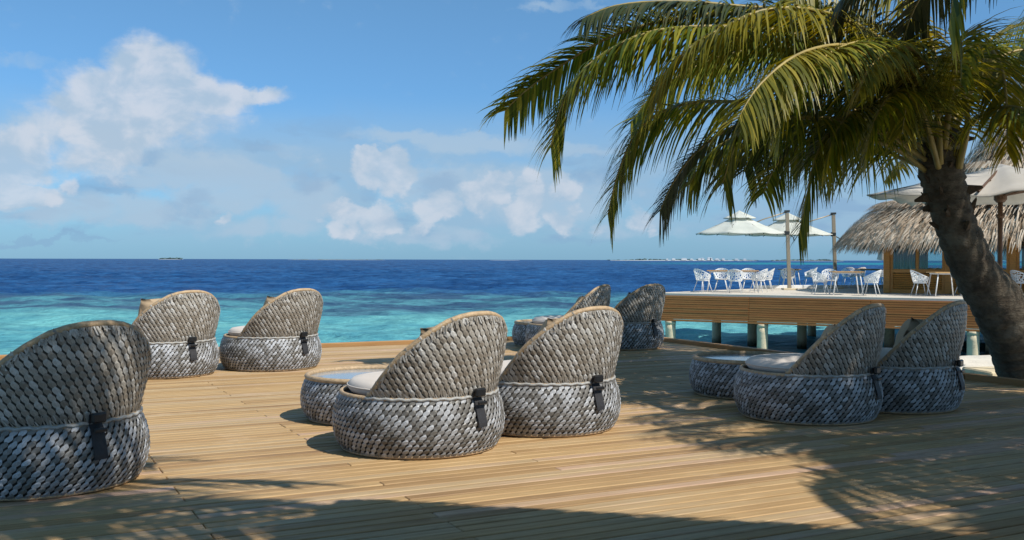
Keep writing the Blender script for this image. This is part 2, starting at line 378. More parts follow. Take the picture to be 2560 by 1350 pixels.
def oceanf(g, b):
    p = wpos(g); x, y, z = g.sep(p)
    big = g.noise(g.vm('MULTIPLY', p, (.5, 1, 1)), .03, 6, .65)
    yy = g.m('ADD', y, g.m('MULTIPLY', g.m('SUBTRACT', big, .5), 58))
    yy = g.m('ADD', yy, g.m('MULTIPLY', g.m('MAXIMUM', x, 0), -.22))
    # lagoon colours by depth of the bottom: pale sand flat, reef rim, drop-off
    turq = g.mix(g.ss(g.noise(g.vm('MULTIPLY', p, (.75, 1, 1)), .10, 6, .62), .38, .62), (.165, .46, .47), (.10, .35, .41))
    turq = g.mix(g.ss(g.noise(g.vm('MULTIPLY', p, (.8, 1, 1)), .30, 5, .65), .50, .66, 0, .55), turq, (.20, .52, .50))
    reef = g.mix(g.ss(g.noise(g.vm('MULTIPLY', p, (.8, 1, 1)), .13, 6, .7), .42, .58), (.050, .11, .19), (.095, .29, .35))
    deep = g.mix(g.ss(g.noise(g.vm('MULTIPLY', p, (.7, 1, 1)), .10, 8, .75), .40, .60), (.012, .060, .180), (.028, .115, .29))
    c = g.mix(g.ss(yy, 50, 66), turq, reef); c = g.mix(g.ss(yy, 76, 96), c, deep)
    # pale flat far out on the right
    far = g.m('MULTIPLY', g.m('MULTIPLY', g.ss(y, 620, 760), g.ss(y, 1400, 1150)), g.ss(g.m('DIVIDE', x, g.m('MAXIMUM', y, 1)), .08, .26))
    c = g.mix(g.m('MULTIPLY', far, .9), c, (.02, .26, .33))
    # wave shading put into the colour as darker ripples
    rp = g.noise(g.vm('MULTIPLY', p, (.8, 1, 1)), 1.1, 6, .72, .5)
    c = g.mix(g.ss(rp, .44, .62, 0, .42), c, g.mix(1.0, c, (.35, .5, .62), 'MULTIPLY'))
    rp2 = g.noise(g.vm('MULTIPLY', p, (.75, 1, 1)), .30, 7, .75, .5)
    c = g.mix(g.ss(rp2, .46, .58, 0, .5), c, g.mix(1.0, c, (.45, .55, .66), 'MULTIPLY'))
    # shadow and reflection of the jetty, painted as dark teal water
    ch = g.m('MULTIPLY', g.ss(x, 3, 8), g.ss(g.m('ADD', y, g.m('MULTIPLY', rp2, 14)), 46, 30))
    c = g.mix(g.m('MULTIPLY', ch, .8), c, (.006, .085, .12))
    wc = c
    h1 = g.noise(g.vm('MULTIPLY', p, (.6, 1, 1)), 1.5, 6, .62, .4)
    h2 = g.noise(g.vm('MULTIPLY', p, (.5, 1, 1)), .32, 5, .6, .3)
    h = g.m('ADD', g.m('MULTIPLY', h1, .5), g.m('MULTIPLY', h2, 1.3))
    n = g.N.new('ShaderNodeBump'); n.inputs['Strength'].default_value = .9; n.inputs['Distance'].default_value = .75
    g.L.new(h, n.inputs['Height'])
    # open sea: the facets of the waves show more body colour than a flat mirror would
    df = g.N.new('ShaderNodeBsdfDiffuse'); g.L.new(wc, df.inputs[0]); g.L.new(n.outputs[0], df.inputs['Normal'])
    gl = g.N.new('ShaderNodeBsdfGlossy'); gl.inputs['Roughness'].default_value = .16; g.L.new(n.outputs[0], gl.inputs['Normal'])
    fr = g.N.new('ShaderNodeFresnel'); fr.inputs['IOR'].default_value = 1.33; g.L.new(n.outputs[0], fr.inputs['Normal'])
    fac = g.m('MULTIPLY', g.m('MINIMUM', fr.outputs[0], .5), .42)
    mx = g.N.new('ShaderNodeMixShader'); g.L.new(fac, mx.inputs[0]); g.L.new(df.outputs[0], mx.inputs[1]); g.L.new(gl.outputs[0], mx.inputs[2])
    g.L.new(mx.outputs[0], g.N['Material Output'].inputs[0])
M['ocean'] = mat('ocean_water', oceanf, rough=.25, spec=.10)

# ================================================================== SETTING
WZ = -1.80      # sea level
def ocean():
    import numpy as np
    rng = np.random.RandomState(4); A0 = radians(41); nc = 820
    az = np.linspace(-A0, A0, nc); rr = [14.0]
    while rr[-1] < 34000:
        r = rr[-1]; rr.append(r + (max(.16, r * .0042) if r < 260 else r * .012 + (r - 260) * .00004))
    rr = np.array(rr); nr = len(rr)
    X = rr[:, None] * np.sin(az)[None]; Y = rr[:, None] * np.cos(az)[None]; Z = np.zeros_like(X)
    for i in range(46):
        lam = .9 * (11 ** rng.rand()); th = radians(-105) + rng.randn() * .55; k = 2 * pi / lam; a = .0062 * lam ** .95
        ph = k * (X * cos(th) + Y * sin(th)) + rng.rand() * 6.28 + .35 * np.sin(X * .11 + i) ; Z += a * (np.sin(ph) + .22 * np.sin(2 * ph + 1.57)) * (rr[:, None] < lam * 190)
    Z *= np.clip((Y - 10) / 90, .72, 1.15)
    edge = np.clip((A0 - np.abs(az)) / .03, 0, 1)[None] * np.clip((rr - 14) / 4, 0, 1)[:, None]; Z = Z * edge + WZ
    co = np.stack([X, Y, Z], -1).reshape(-1, 3).astype(np.float32)
    idx = (np.arange(nr - 1)[:, None] * nc + np.arange(nc - 1)[None]).reshape(-1)
    q = np.stack([idx, idx + 1, idx + nc + 1, idx + nc], -1).astype(np.int32)
    # calm coarse water all round (outside the detailed sector and close in)
    ex = []; ef = []
    ang = [A0 + (2 * pi - 2 * A0) * j / 40 for j in range(41)]; base = len(co)
    for r in (14.0, float(rr[-1])):
        for a in ang: ex.append((r * sin(a), r * cos(a), WZ))
    for j in range(40): ef.append((base + j, base + 41 + j, base + 42 + j, base + j + 1))
    me = bpy.data.meshes.new('ocean'); me.vertices.add(len(co) + len(ex)); allc = np.concatenate([co, np.array(ex, dtype=np.float32)]); me.vertices.foreach_set('co', allc.ravel())
    fq = np.concatenate([q, np.array(ef, dtype=np.int32)]); inner = [i for i in range(0, nc, 20)]
    if inner[-1] != nc - 1: inner.append(nc - 1)
    loops = list(fq.ravel()); ring = inner + [base + j for j in range(1, 40)]
    me.loops.add(len(loops) + len(ring)); me.loops.foreach_set('vertex_index', np.array(loops + ring[::-1], dtype=np.int32))
    me.polygons.add(len(fq) + 1); st = np.append(np.arange(len(fq)) * 4, len(loops)).astype(np.int32); me.polygons.foreach_set('loop_start', st)
    me.polygons.foreach_set('use_smooth', [True] * (len(fq) + 1)); me.update(calc_edges=True); me.validate(); me.materials.append(M['ocean'])
    return tag(link('ocean', me), kind='structure')
ocean()
# near deck: axes b (along the boards) and n (across them)
BV = Vector((.890, .456, 0)); NV = Vector((-.456, .890, 0)); BANG = atan2(BV.y, BV.x)
def D(b, n, z=0): v = BV * b + NV * n; return Vector((v.x, v.y, z))
B0, B1, N0, N1 = -3.4, 9.12, -2.6, 13.9
def wooden_deck():
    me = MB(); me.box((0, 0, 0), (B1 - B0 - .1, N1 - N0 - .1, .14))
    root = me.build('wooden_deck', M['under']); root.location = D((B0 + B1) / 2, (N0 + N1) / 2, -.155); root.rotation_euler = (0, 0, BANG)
    tag(root, kind='structure')
    inv = Matrix.Translation(root.location) @ Matrix.Rotation(BANG, 4, 'Z'); inv.invert()
    pitch = .0975; rows = int((N1 - N0) / pitch); cand = []
    for i in range(rows):
        n = N0 + (i + .5) * pitch
        r = R.random(); cuts = [.87, 5.15] if r < .4 else ([1.92, 6.2] if r < .85 else [3.0, 7.3])
        ed = [B0] + cuts + [B1]
        for a, b_ in zip(ed[:-1], ed[1:]):
            c = D((a + b_) / 2, n); area = 0
            for k in range(9):
                q = D(a + (b_ - a) * (k + .5) / 9, n)
                if q.y > 3.4 and abs(q.x / q.y) < .53: area += (b_ - a) / 9 / q.y ** 2 
            cand.append((area, a, b_, n))
    cand.sort(reverse=True)
    cache = {}; rest = MB()
    for idx, (area, a, b_, n) in enumerate(cand):
        L = b_ - a - .004; z = -.026 + R.uniform(-.0015, .0015)
        p = inv @ D((a + b_) / 2, n, z)
        if idx < 300 and area > 0:
            key = round(L, 2)
            if key not in cache:
                m = MB(); m.box((0, 0, 0), (L, .0815, .045), bev=.004); cache[key] = mesh_from('plank', m.v, m.f, M['deck'])
            o = link('plank', cache[key], root, p); o.rotation_euler = (0, 0, R.uniform(-.0006, .0006))
        else: rest.box(p, (L, .0815, .045))
    o = rest.build('planks', M['deck'], root); o['kind'] = 'stuff'
    # raised edge boards
    def edge(a, b_):
        a = Vector(a); b_ = Vector(b_); d = b_ - a; L = d.length; k = max(1, round(L / 3.1))
        for i in range(k):
            c = a + d * ((i + .5) / k)
            m = MB(); m.box((0, 0, 0), (L / k - .006, .11, .085), bev=.006)
            o = m.build('edge_board', M['kerb'], root, loc=inv @ c); o.rotation_euler = (0, 0, atan2(d.y, d.x) - BANG)
    edge(D(B0, N1 + .057, .012), D(B1 + .112, N1 + .057, .012)); edge(D(B1 + .057, N0, .012), D(B1 + .057, N1, .012))
    m = MB(); m.box((0, 0, 0), (B1 - B0, .04, .30)); o = m.build('fascia_board', M['kerb'], root, loc=inv @ D((B0 + B1) / 2, N1 + .02, -.19))
    m = MB(); m.box((0, 0, 0), (.04, N1 - N0, .30)); o = m.build('fascia_board', M['kerb'], root, loc=inv @ D(B1 + .02, (N0 + N1) / 2, -.19))
wooden_deck()
def sand():
    # beach beside the deck; its seaward lip drops to the water
    vs = []; fs = []; nx, ny = 46, 40
    def lip(x): return 17.6 + (x - 6.3) * .10 + .10 * sin(x * 3.1) + .05 * sin(x * 9)
    for j in range(ny + 1):
        for i in range(nx + 1):
            x = 4.9 + i * .9 if i > 12 else 5.0 + i * .35
            x = [5.6 + k * .22 for k in range(20)][i] if i < 20 else 5.6 + 4.18 + (i - 19) * 1.2
            t = j / ny; y = -12 + t * (lip(x) + 12 + 1.0)
            z = -.36 + .03 * noise.noise(Vector((x * .7, y * .7, 0))) + .012 * noise.noise(Vector((x * 4, y * 4, 2)))
            over = y - lip(x)
            if over > 0: z -= over * over * 2.5 + over * .6
            lft = max(0, (6.35 - x) - max(0, 13.2 - y) * .5) if y > 10.6 else 0
            z -= lft * 2.2
            if j == ny: z = -2.3
            if i == 0: z = -2.3 if y > 9 else z
            vs.append((x, y, z))
    for j in range(ny):
        for i in range(nx): fs.append((j * (nx + 1) + i, j * (nx + 1) + i + 1, (j + 1) * (nx + 1) + i + 1, (j + 1) * (nx + 1) + i))
    tag(link('sand_beach', mesh_from('sand_beach', vs, fs, M['sand'], True)), kind='structure')
sand()
# ------------------------------------------------------------------ the jetty terrace
UV = Vector((.868, -.497, 0)); VV = Vector((.497, .868, 0)); UANG = atan2(UV.y, UV.x)
PO = Vector((4.62, 33.65, 0)); PZ = .15
def PP(u, v, z=0): p = PO + UV * u + VV * v; return Vector((p.x, p.y, z))
def jetty():
    root = thing('jetty_terrace', (PO.x, PO.y, PZ), UANG, 'long terrace jetty on round concrete pillars with a slatted timber skirt', 'jetty')
    # local frame: x along the front edge, y away
    m = MB(); L = 30; back = [(0, 0), (L, 0), (L, 30), (16, 21.5), (1.3, 7.0)]
    # slab with its polygon plan
    top = [(x, y, 0) for x, y in back]; bot = [(x, y, -.07) for x, y in back]; n = len(back)
    m.add(top + bot, [tuple(range(n)), tuple(range(2 * n - 1, n - 1, -1))] + [(i, i + n, (i + 1) % n + n, (i + 1) % n) for i in range(n)])
    m.build('terrace_floor', M['paver'], root)
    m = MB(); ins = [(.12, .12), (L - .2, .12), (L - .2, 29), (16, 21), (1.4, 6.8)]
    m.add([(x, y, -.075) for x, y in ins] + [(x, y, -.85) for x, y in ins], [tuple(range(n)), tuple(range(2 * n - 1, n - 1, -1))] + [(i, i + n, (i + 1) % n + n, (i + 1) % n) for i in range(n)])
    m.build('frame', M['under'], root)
    # pale kerb stones on the seaward edge
    def curb(a, b_, k):
        a = Vector((*a, 0)); b_ = Vector((*b_, 0)); d = b_ - a
        for i in range(k):
            if R.random() < .12 and i < 3: continue
            mm = MB(); mm.box((0, 0, 0), (d.length / k - .05, .22, .13), bev=.015)
            c = a + d * ((i + .5) / k); o = mm.build('kerb_stone', M['white'], root, loc=(c.x, c.y, .066)); o.rotation_euler = (0, 0, atan2(d.y, d.x))
    curb((1.5, 6.95), (16, 21.2), 10)
    # slatted skirt: each slat its own board, in bays
    sl = {}; pitch = .0705; bays = [0, 3.35, 7.05, 10.8, 14.5, 18.2, 21.9, 25.6, 29.3]
    for a, b_ in zip(bays[:-1], bays[1:]):
        L_ = round(b_ - a - .012, 3)
        if L_ not in sl: q = MB(); q.box((0, 0, 0), (L_, .028, .060), bev=.004); sl[L_] = mesh_from('slat', q.v, q.f, M['skirt'])
        for k in range(12):
            link('slat', sl[L_], root, ((a + b_) / 2, -.012 + R.uniform(-.002, .002), -.108 - k * pitch))
    e = MB(); e.box((0, 0, 0), (.03, 7.6, .86)); o = e.build('end_board', M['skirt'], root, loc=(.62, 3.5, -.51)); o.rotation_euler = (0, 0, radians(-10.5))
    # pillars
    def pillar(u, v, r, top=-.852):
        q = MB(); prof = [(r * 1.0, -3.2), (r * 1.02, -1.9), (r, -1.2), (r, -1.02)]
        q.lathe(prof, 20); q.lathe([(r * 1.05, -1.02), (r * 1.05, top)], 20)
        q.build('pillar', M['concrete'], root, True, loc=(u, v, 0))
    for u in PROW1: pillar(u, .125, .168, -.92)
    for u in PROW2: pillar(u, 4.2, .165)
    for u in PROW3: pillar(u, 8.4, .165)
    return root
PROW1 = [.67, 3.75, 6.71, 9.84, 13, 16.4, 19.6, 23]; PROW2 = [.9, 2.22, 3.99, 6.9, 10, 13.5, 17, 21]; PROW3 = [3.34, 5.57, 7.69, 11, 15]
jet = jetty()

# ------------------------------------------------------------------ thatched pavilion on the jetty
def thatch_strands(name, parent, surf, n, ln, wd, rr, fringe=None, mtl='thatch'):
    """surf(a, t) -> (point, down-slope unit, normal)"""
    m = MB()
    for i in range(n):
        a, t = rr(); p, dn, nr = surf(a, t)
        L = ln * R.uniform(.6, 1.3); w = wd * R.uniform(.6, 1.4)
        side = dn.cross(nr).normalized(); d = (dn + side * R.uniform(-.16, .16)).normalized()
        o = p + nr * R.uniform(.01, .06)
        q1 = o + d * L * .55 + nr * R.uniform(.0, .05); q2 = o + d * L + nr * R.uniform(-.03, .06) + Vector((0, 0, -L * .12))
        m.add([o - side * w, o + side * w, q1 + side * w * .9, q1 - side * w * .9, q2 + side * w * .25, q2 - side * w * .25], [(0, 1, 2, 3), (3, 2, 4, 5)])
    o = m.build(name, M[mtl], parent); o['kind'] = 'stuff'; return o
def pavilion():
    # local frame: x along the front wall, y into the building; origin at its front left corner
    base = Vector((12.75, 34.25, PZ))
    root = thing('thatched_pavilion', base, UANG, 'timber and glass pavilion with a shaggy thatched roof, on the jetty behind the palm trunk', 'building')
    W_, Dp, H = 11.5, 8.5, 2.42
    def wall(ax, L, rot, off, nb, back=False):
        bw = L / nb
        Mx = Matrix.Translation(Vector(off)) @ Matrix.Rotation(rot, 4, 'Z')
        def bx(name, c, s, mt, par=None):
            q = MB(); q.box((0, 0, 0), s, bev=min(s) * .08); o = q.build(name, mt, par or root); o.matrix_local = (Mx if par is None else Matrix.Identity(4)) @ Matrix.Translation(Vector(c)); return o
        for i in range(nb + 1):
            bx('post', (i * bw, 0, H / 2), (.20, .22, H), M['housewood'])
        bx('top_beam', (L / 2, .0, H + .05), (L + .1, .18, .10), M['housewood'])
        for i in range(nb):
            x0 = i * bw + .10; x1 = (i + 1) * bw - .10; cx = (x0 + x1) / 2; w = x1 - x0
            fr = MB(); fr.box((0, 0, -H / 2 + .06), (w, .09, .12)); fr.box((0, 0, H / 2 - .05), (w, .09, .10))
            fr.box((0, 0, -.46), (w, .092, .12))
            for sx in (-1, 0, 1): fr.box((sx * (w / 2 - .045 if sx else 0), 0, .0), (.088, .088, H - .24))
            o = fr.build('door_frame', M['housewood'], root); o.matrix_local = Mx @ Matrix.Translation(Vector((cx, 0, H / 2)))
            if not back:
                for sx in (-1, 1):
                    lv = MB()
                    for k in range(9):
                        lv.box((0, 0, k * .073 - .30), (w / 2 - .13, .02, .062), Matrix.Rotation(radians(28), 3, 'X'))
                    l = lv.build('louvre', M['housewood'], o, loc=(sx * (w / 4), .0, -.86))
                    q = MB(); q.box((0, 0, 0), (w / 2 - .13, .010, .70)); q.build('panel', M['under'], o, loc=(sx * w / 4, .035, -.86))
            for sx in (-1, 1):
                q = MB(); q.box((0, 0, 0), (w / 2 - .13, .012, 1.50)); q.build('pane', M['glass'], o, loc=(sx * w / 4, 0, .36))
    wall('u', W_, 0, (0, 0, 0), 6); wall('v', Dp, pi / 2, (0, 0, 0), 4); wall('u', W_, 0, (0, Dp, 0), 6, True); wall('v', Dp, pi / 2, (W_, 0, 0), 4, True)
    q = MB(); q.box((0, 0, 0), (W_ - .5, Dp - .5, .05)); q.build('ceiling', M['housewood'], root, loc=(W_ / 2, Dp / 2, H - .04))
    # roof: superelliptic thatch in two tiers
    cx, cy = W_ / 2 , Dp / 2
    A, B = W_ / 2 + 1.55, Dp / 2 + 1.6
    prof = [(1.06, 1.82), (1.035, 2.05), (.985, 2.45), (.93, 2.78), (.88, 2.98), (.80, 3.22), (.66, 3.72), (.55, 4.15), (.52, 4.45), (.455, 5.2), (.37, 6.4), (.27, 7.7), (.03, 9.6)]
    def plan(a, k):
        e = 2 / 3.4; c, s_ = cos(a), sin(a)
        return Vector((cx + A * k * math.copysign(abs(c) ** e, c), cy + B * k * math.copysign(abs(s_) ** e, s_), 0))
    def S(a, t):
        t = min(max(t, 0), .9999) * (len(prof) - 1); i = int(t); f = t - i
        k = prof[i][0] * (1 - f) + prof[i + 1][0] * f; z = prof[i][1] * (1 - f) + prof[i + 1][1] * f
        p = plan(a, k); p.z = z; return p
    def surf(a, t):
        p = S(a, t); q = S(a, min(t + .01, .999)); dn = (p - q).normalized() if (p - q).length > 1e-6 else Vector((0, 0, -1))
        tn = (S(a + .01, t) - p); nr = tn.cross(-dn).normalized() if tn.length > 1e-7 else Vector((0, 0, 1))
        if nr.z < 0: nr = -nr
        return p, dn, nr
    m = MB(); n = 64; vs = []; fs = []
    for i in range(len(prof)):
        for k in range(n): p = plan(2 * pi * k / n, prof[i][0] - (.03 if i else .05)); p.z = prof[i][1]; vs.append(p)
    for k in range(n): p = plan(2 * pi * k / n, .97); p.z = 2.15; vs.append(p)
    for i in range(len(prof) - 1):
        for k in range(n): fs.append((i * n + k, i * n + (k + 1) % n, (i + 1) * n + (k + 1) % n, (i + 1) * n + k))
    i = len(prof)
    for k in range(n): fs.append((k, i * n + k, i * n + (k + 1) % n, (k + 1) % n))
    m.add(vs, fs); rf = m.build('roof', M['thatchbase'], root, True)
    thatch_strands('thatch', rf, surf, 15000, .50, .022, lambda: (R.uniform(0, 2 * pi), R.random() ** 1.25))
    # layered courses: thick ragged ends
    for tt, nn in ((.335, 3200), (.62, 1600)):
        thatch_strands('thatch_course', rf, lambda a, t: (surf(a, t)[0] + surf(a, t)[2] * .10, surf(a, t)[1], surf(a, t)[2]), nn, .5, .026, lambda tt=tt: (R.uniform(0, 2 * pi), tt + R.uniform(-.01, .035)))
    thatch_strands('thatch_fringe', rf, surf, 6500, .52, .017, lambda: (R.uniform(0, 2 * pi), R.uniform(.0, .16)))
    return root
pavilion()

# ================================================================== WOVEN LOUNGE CHAIRS
def scales(m, S, u0, u1, nu, v0, v1, nv, lean, keep=None, lift=.010, overlap=1.5, jit=.10, rnd=None):
    """rows of overlapping pointed strand ends on surface S(u, v) -> point; u wraps or not"""
    rnd = rnd or R
    for j in range(nv):
        for i in range(nu):
            u = u0 + (u1 - u0) * (i + (.5 if j % 2 else 0)) / nu; v = v0 + (v1 - v0) * (j + .5) / nv
            if keep and not keep(u, v): continue
            du = (u1 - u0) / nu; dv = (v1 - v0) / nv
            hw = .5 * du * .96; hl = dv * .5 * overlap
            ln = lean * (1 + rnd.uniform(-jit, jit)); lf = lift * rnd.uniform(.8, 1.25); tw = rnd.uniform(-.25, .25)
            def P(a, b, h):
                uu = u + a * hw + b * hl * ln / 1.0 * du / dv; vv = v + b * hl
                p = S(uu, vv); e = 1e-3
                n = (S(uu + e, vv) - p).cross(S(uu, vv + e) - p)
                n = n.normalized() if n.length > 1e-12 else Vector((0, 0, 1))
                return p + n * h
            vs = [P(-.05, -1, .001), P(.85, -.25, .002), P(.97, .0, lf * (.3 + tw)), P(.85, .27, lf * .5), P(.05, 1.0, lf * .35), P(-.88, .22, lf * .5), P(-.97, .0, lf * (.3 - tw)), P(-.85, -.28, .002),
                  P(0, -.40, lf * .55), P(0, .40, lf * 1.0)]
            fs = [(0, 1, 8), (1, 2, 8), (2, 9, 8), (2, 3, 9), (3, 4, 9), (4, 5, 9), (5, 6, 9), (6, 8, 9), (6, 7, 8), (7, 0, 8)]
            m.add(vs, fs)
def pillow_mesh(name, w, h, t, mt, n=12, wr=.02):
    vs = []; fs = []
    for s_ in (1, -1):
        for j in range(n + 1):
            for i in range(n + 1):
                a = i / n * 2 - 1; b = j / n * 2 - 1
                k = max(0, (1 - a ** 4)) ** .5 * max(0, (1 - b ** 4)) ** .5
                pin = 1 - .09 * (1 - abs(a) ** 2) * abs(b) ** 6 ; pin2 = 1 - .09 * (1 - abs(b) ** 2) * abs(a) ** 6
                z = s_ * t / 2 * k + wr * .35 * noise.noise(Vector((a * 2.2, b * 2.2, s_ * 3)))
                vs.append((a * w / 2 * pin2, b * h / 2 * pin, z))
    m_ = (n + 1) ** 2
    for s_ in (0, 1):
        for j in range(n):
            for i in range(n):
                q = (s_ * m_ + j * (n + 1) + i, s_ * m_ + j * (n + 1) + i + 1, s_ * m_ + (j + 1) * (n + 1) + i + 1, s_ * m_ + (j + 1) * (n + 1) + i)
                fs.append(q if s_ == 0 else q[::-1])
    e = [i for i in range(n + 1)] + [j * (n + 1) + n for j in range(1, n + 1)] + [n * (n + 1) + i for i in range(n - 1, -1, -1)] + [j * (n + 1) for j in range(n - 1, 0, -1)]
    for a, b in zip(e, e[1:] + e[:1]): fs.append((a, b, b + m_, a + m_))
    return mesh_from(name, vs, fs, mt, True)

ZR = .37                                   # height of the seat rim
def rbase(z, H=ZR):                        # bulging drum
    t = min(max(z / H, 0), 1)
    return .498 + .064 * sin(pi * (t ** .85)) ** .75 + .022 * t
def rback(z):
    t = max(0.0, (z - ZR)) / .55
    return .512 + .075 * sin(min(t, 1.35) * 2.05) if t < 2 else .51
def ztop(th):
    T = [(0, .905), (8, .902), (16, .890), (25, .862), (36, .800), (45, .734), (55, .650), (66, .533), (80, .390), (180, .37)]
    d = abs(th) * 180 / pi
    for (a, za), (b, zb) in zip(T[:-1], T[1:]):
        if d <= b: return za + (zb - za) * (d - a) / (b - a)
    return ZR
THM = 1.44
def drum(root, H, name_prefix, rnd, lin=True):
    prof = [(rbase(H * i / 10, H), H * i / 10) for i in range(11)]
    m = MB(); m.lathe([(r - .012, z) for r, z in prof], 48, caps=False); m.lathe([(0, .004), (.48, .004)], 48, caps=False)
    base = m.build('base', M['wliner'], root, True)
    m = MB(); S = lambda u, v: Vector((rbase(v, H) * cos(u), rbase(v, H) * sin(u), v))
    scales(m, S, 0, 2 * pi, 80, .008, H - .002, 12 if H > .35 else 11, .42, lift=.0075, overlap=1.80, rnd=rnd)
    w = m.build('weave', M['wbase'], base); w['kind'] = 'stuff'
    m = MB(); pts = [(rbase(.01, H) * cos(a) * .995, rbase(.01, H) * sin(a) * .995, .012) for a in [2 * pi * i / 64 for i in range(64)]]
    m.tube(pts, .012, 6, closed=True); m.build('foot_ring', M['wrim'], base, True)
    return base
def lounge_chair(label):
    root = thing('lounge_chair', (0, 0, 0), 0, label, 'lounge chair', 'woven lounge chairs on the deck')
    rnd = random.Random(3)
    base = drum(root, ZR, '', rnd)
    # seat deck inside the rim
    m = MB(); m.lathe([(.505, ZR - .01), (.49, ZR - .02), (0, ZR - .02)], 48, caps=False); m.build('seat_web', M['wliner'], base)
    # backrest shell: rear is +X
    n = 60; vs = []; fs = []; K = 12
    for layer, off in ((0, 0.0), (1, -.030)):
        for i in range(n + 1):
            th = -THM + 2 * THM * i / n; zt = max(ztop(th), ZR + .004)
            for k in range(K + 1):
                z = ZR - .01 + (zt - ZR + .01) * k / K; r = rback(z) + off
                vs.append((r * cos(th), r * sin(th), z))
    q = (n + 1) * (K + 1)
    for i in range(n):
        for k in range(K):
            a = i * (K + 1) + k; fs.append((a, a + K + 1, a + K + 2, a + 1)); fs.append((q + a, q + a + 1, q + a + K + 2, q + a + K + 1))
        a = i * (K + 1) + K; fs.append((a, a + K + 1, q + a + K + 1, q + a))
    m = MB(); m.add(vs, fs); back = m.build('backrest', M['wliner'], root, True)
    m = MB(); S = lambda u, v: Vector((rback(v) * cos(u), rback(v) * sin(u), v))
    scales(m, S, -THM, THM, 38, ZR + .030, .95, 15, -.40, keep=lambda u, v: v < ztop(u) - .010, lift=.0070, overlap=1.80, rnd=rnd)
    Si = lambda u, v: Vector(((rback(v) - .032) * cos(u), (rback(v) - .032) * sin(u), v))
    m2 = MB(); scales(m2, Si, THM, -THM, 38, ZR + .03, .95, 15, .40, keep=lambda u, v: v < ztop(u) - .02, lift=.007, overlap=1.80, rnd=rnd)
    m.v += [v for v in m2.v]; o_ = len(m.v) - len(m2.v); m.f += [tuple(i + o_ for i in f) for f in m2.f]
    # narrow strand tails tucked into the waist and under the binding
    for i in range(150):
        u = -THM + 2 * THM * (i + rnd.random()) / 150
        if ztop(u) < ZR + .05: continue
        L = rnd.uniform(.035, .075); sh = -.05 + rnd.uniform(-.03, .03); w = .0045
        a = S(u, ZR + .004); b = S(u + sh, min(ZR + L, ztop(u)))
        nr = Vector((cos(u), sin(u), 0)); tn = Vector((-sin(u), cos(u), 0))
        m.add([a + nr * .010 - tn * w, a + nr * .010 + tn * w, b + nr * .015 + tn * w * .6, b + nr * .015 - tn * w * .6], [(0, 1, 2, 3)])
        zt = ztop(u)
        if zt > ZR + .12:
            L = rnd.uniform(.03, .06); a = S(u, zt - .01); b = S(u + rnd.uniform(-.04, .05), zt - L)
            m.add([a + nr * .012 - tn * w, a + nr * .012 + tn * w, b + nr * .014 + tn * w, b + nr * .014 - tn * w], [(3, 2, 1, 0)])
    w = m.build('weave', M['wback'], back); w['kind'] = 'stuff'
    m = MB(); pts = []
    for i in range(n + 1):
        th = -THM + 2 * THM * i / n; zt = max(ztop(th), ZR + .006); r = rback(zt) - .012; pts.append((r * cos(th), r * sin(th), zt))
    m.tube(pts, .019, 8); m.build('binding', M['wrim'], back, True)
    m = MB(); pts = [(.517 * cos(a), .517 * sin(a), ZR) for a in [2 * pi * i / 64 for i in range(64)]]
    m.tube(pts, .016, 8, closed=True); m.build('seat_rim', M['wrim'], base, True)
    m = MB(); pts = [(.531 * cos(a), .531 * sin(a), ZR + .004 + .004 * sin(a * 37)) for a in [-THM + 2 * THM * i / 70 for i in range(71)]]
    m.tube(pts, .010, 6); m.build('waist_cord', M['wcord'], base, True)
    # seat cushion
    m = MB(); m.lathe([(0, ZR - .012), (.40, ZR - .012), (.448, ZR + .006), (.468, ZR + .034), (.462, ZR + .062), (.43, ZR + .088), (.36, ZR + .098), (.2, ZR + .106), (0, ZR + .108)], 48, caps=False)
    m.build('cushion', M['cushion'], root, True).location = (-.015, 0, 0)
    m = MB(); m.tube([(.4685 * cos(a), .4685 * sin(a), ZR + .048) for a in [2 * pi * i / 56 for i in range(56)]], .005, 6, closed=True)
    m.build('piping', M['cushion'], root, True).location = (-.015, 0, 0)
    # strap with its keeper hanging down the rear of the drum
    st = MB(); w = .038; pts = []
    for k in range(10):
        z = ZR + .055 - k * .0265; r = (rbase(min(z, ZR)) if z < ZR else rback(z)) + .022 + .004 * sin(k * .9)
        pts.append((r, z))
    vs = []; fs = []
    for r, z in pts:
        vs += [(r, -w, z), (r, w, z), (r - .006, w, z), (r - .006, -w, z)]
    for k in range(len(pts) - 1):
        for a in range(4): fs.append((k * 4 + a, k * 4 + (a + 1) % 4, k * 4 + 4 + (a + 1) % 4, k * 4 + 4 + a))
    fs += [(0, 3, 2, 1), tuple(len(vs) - 4 + i for i in range(4))]
    st.add(vs, fs); s_ = st.build('strap', M['strap'], root)
    q = MB(); q.box((.571, 0, ZR + .035), (.030, .086, .055), bev=.009); q.box((.590, 0, ZR - .030), (.016, .078, .022), bev=.005); q.build('buckle', M['buckle'], s_)
    return root
PIL = [pillow_mesh('pillow', .40, .38, .15, M['pillow']), pillow_mesh('pillow', .40, .38, .17, M['pillow'], wr=.06)]
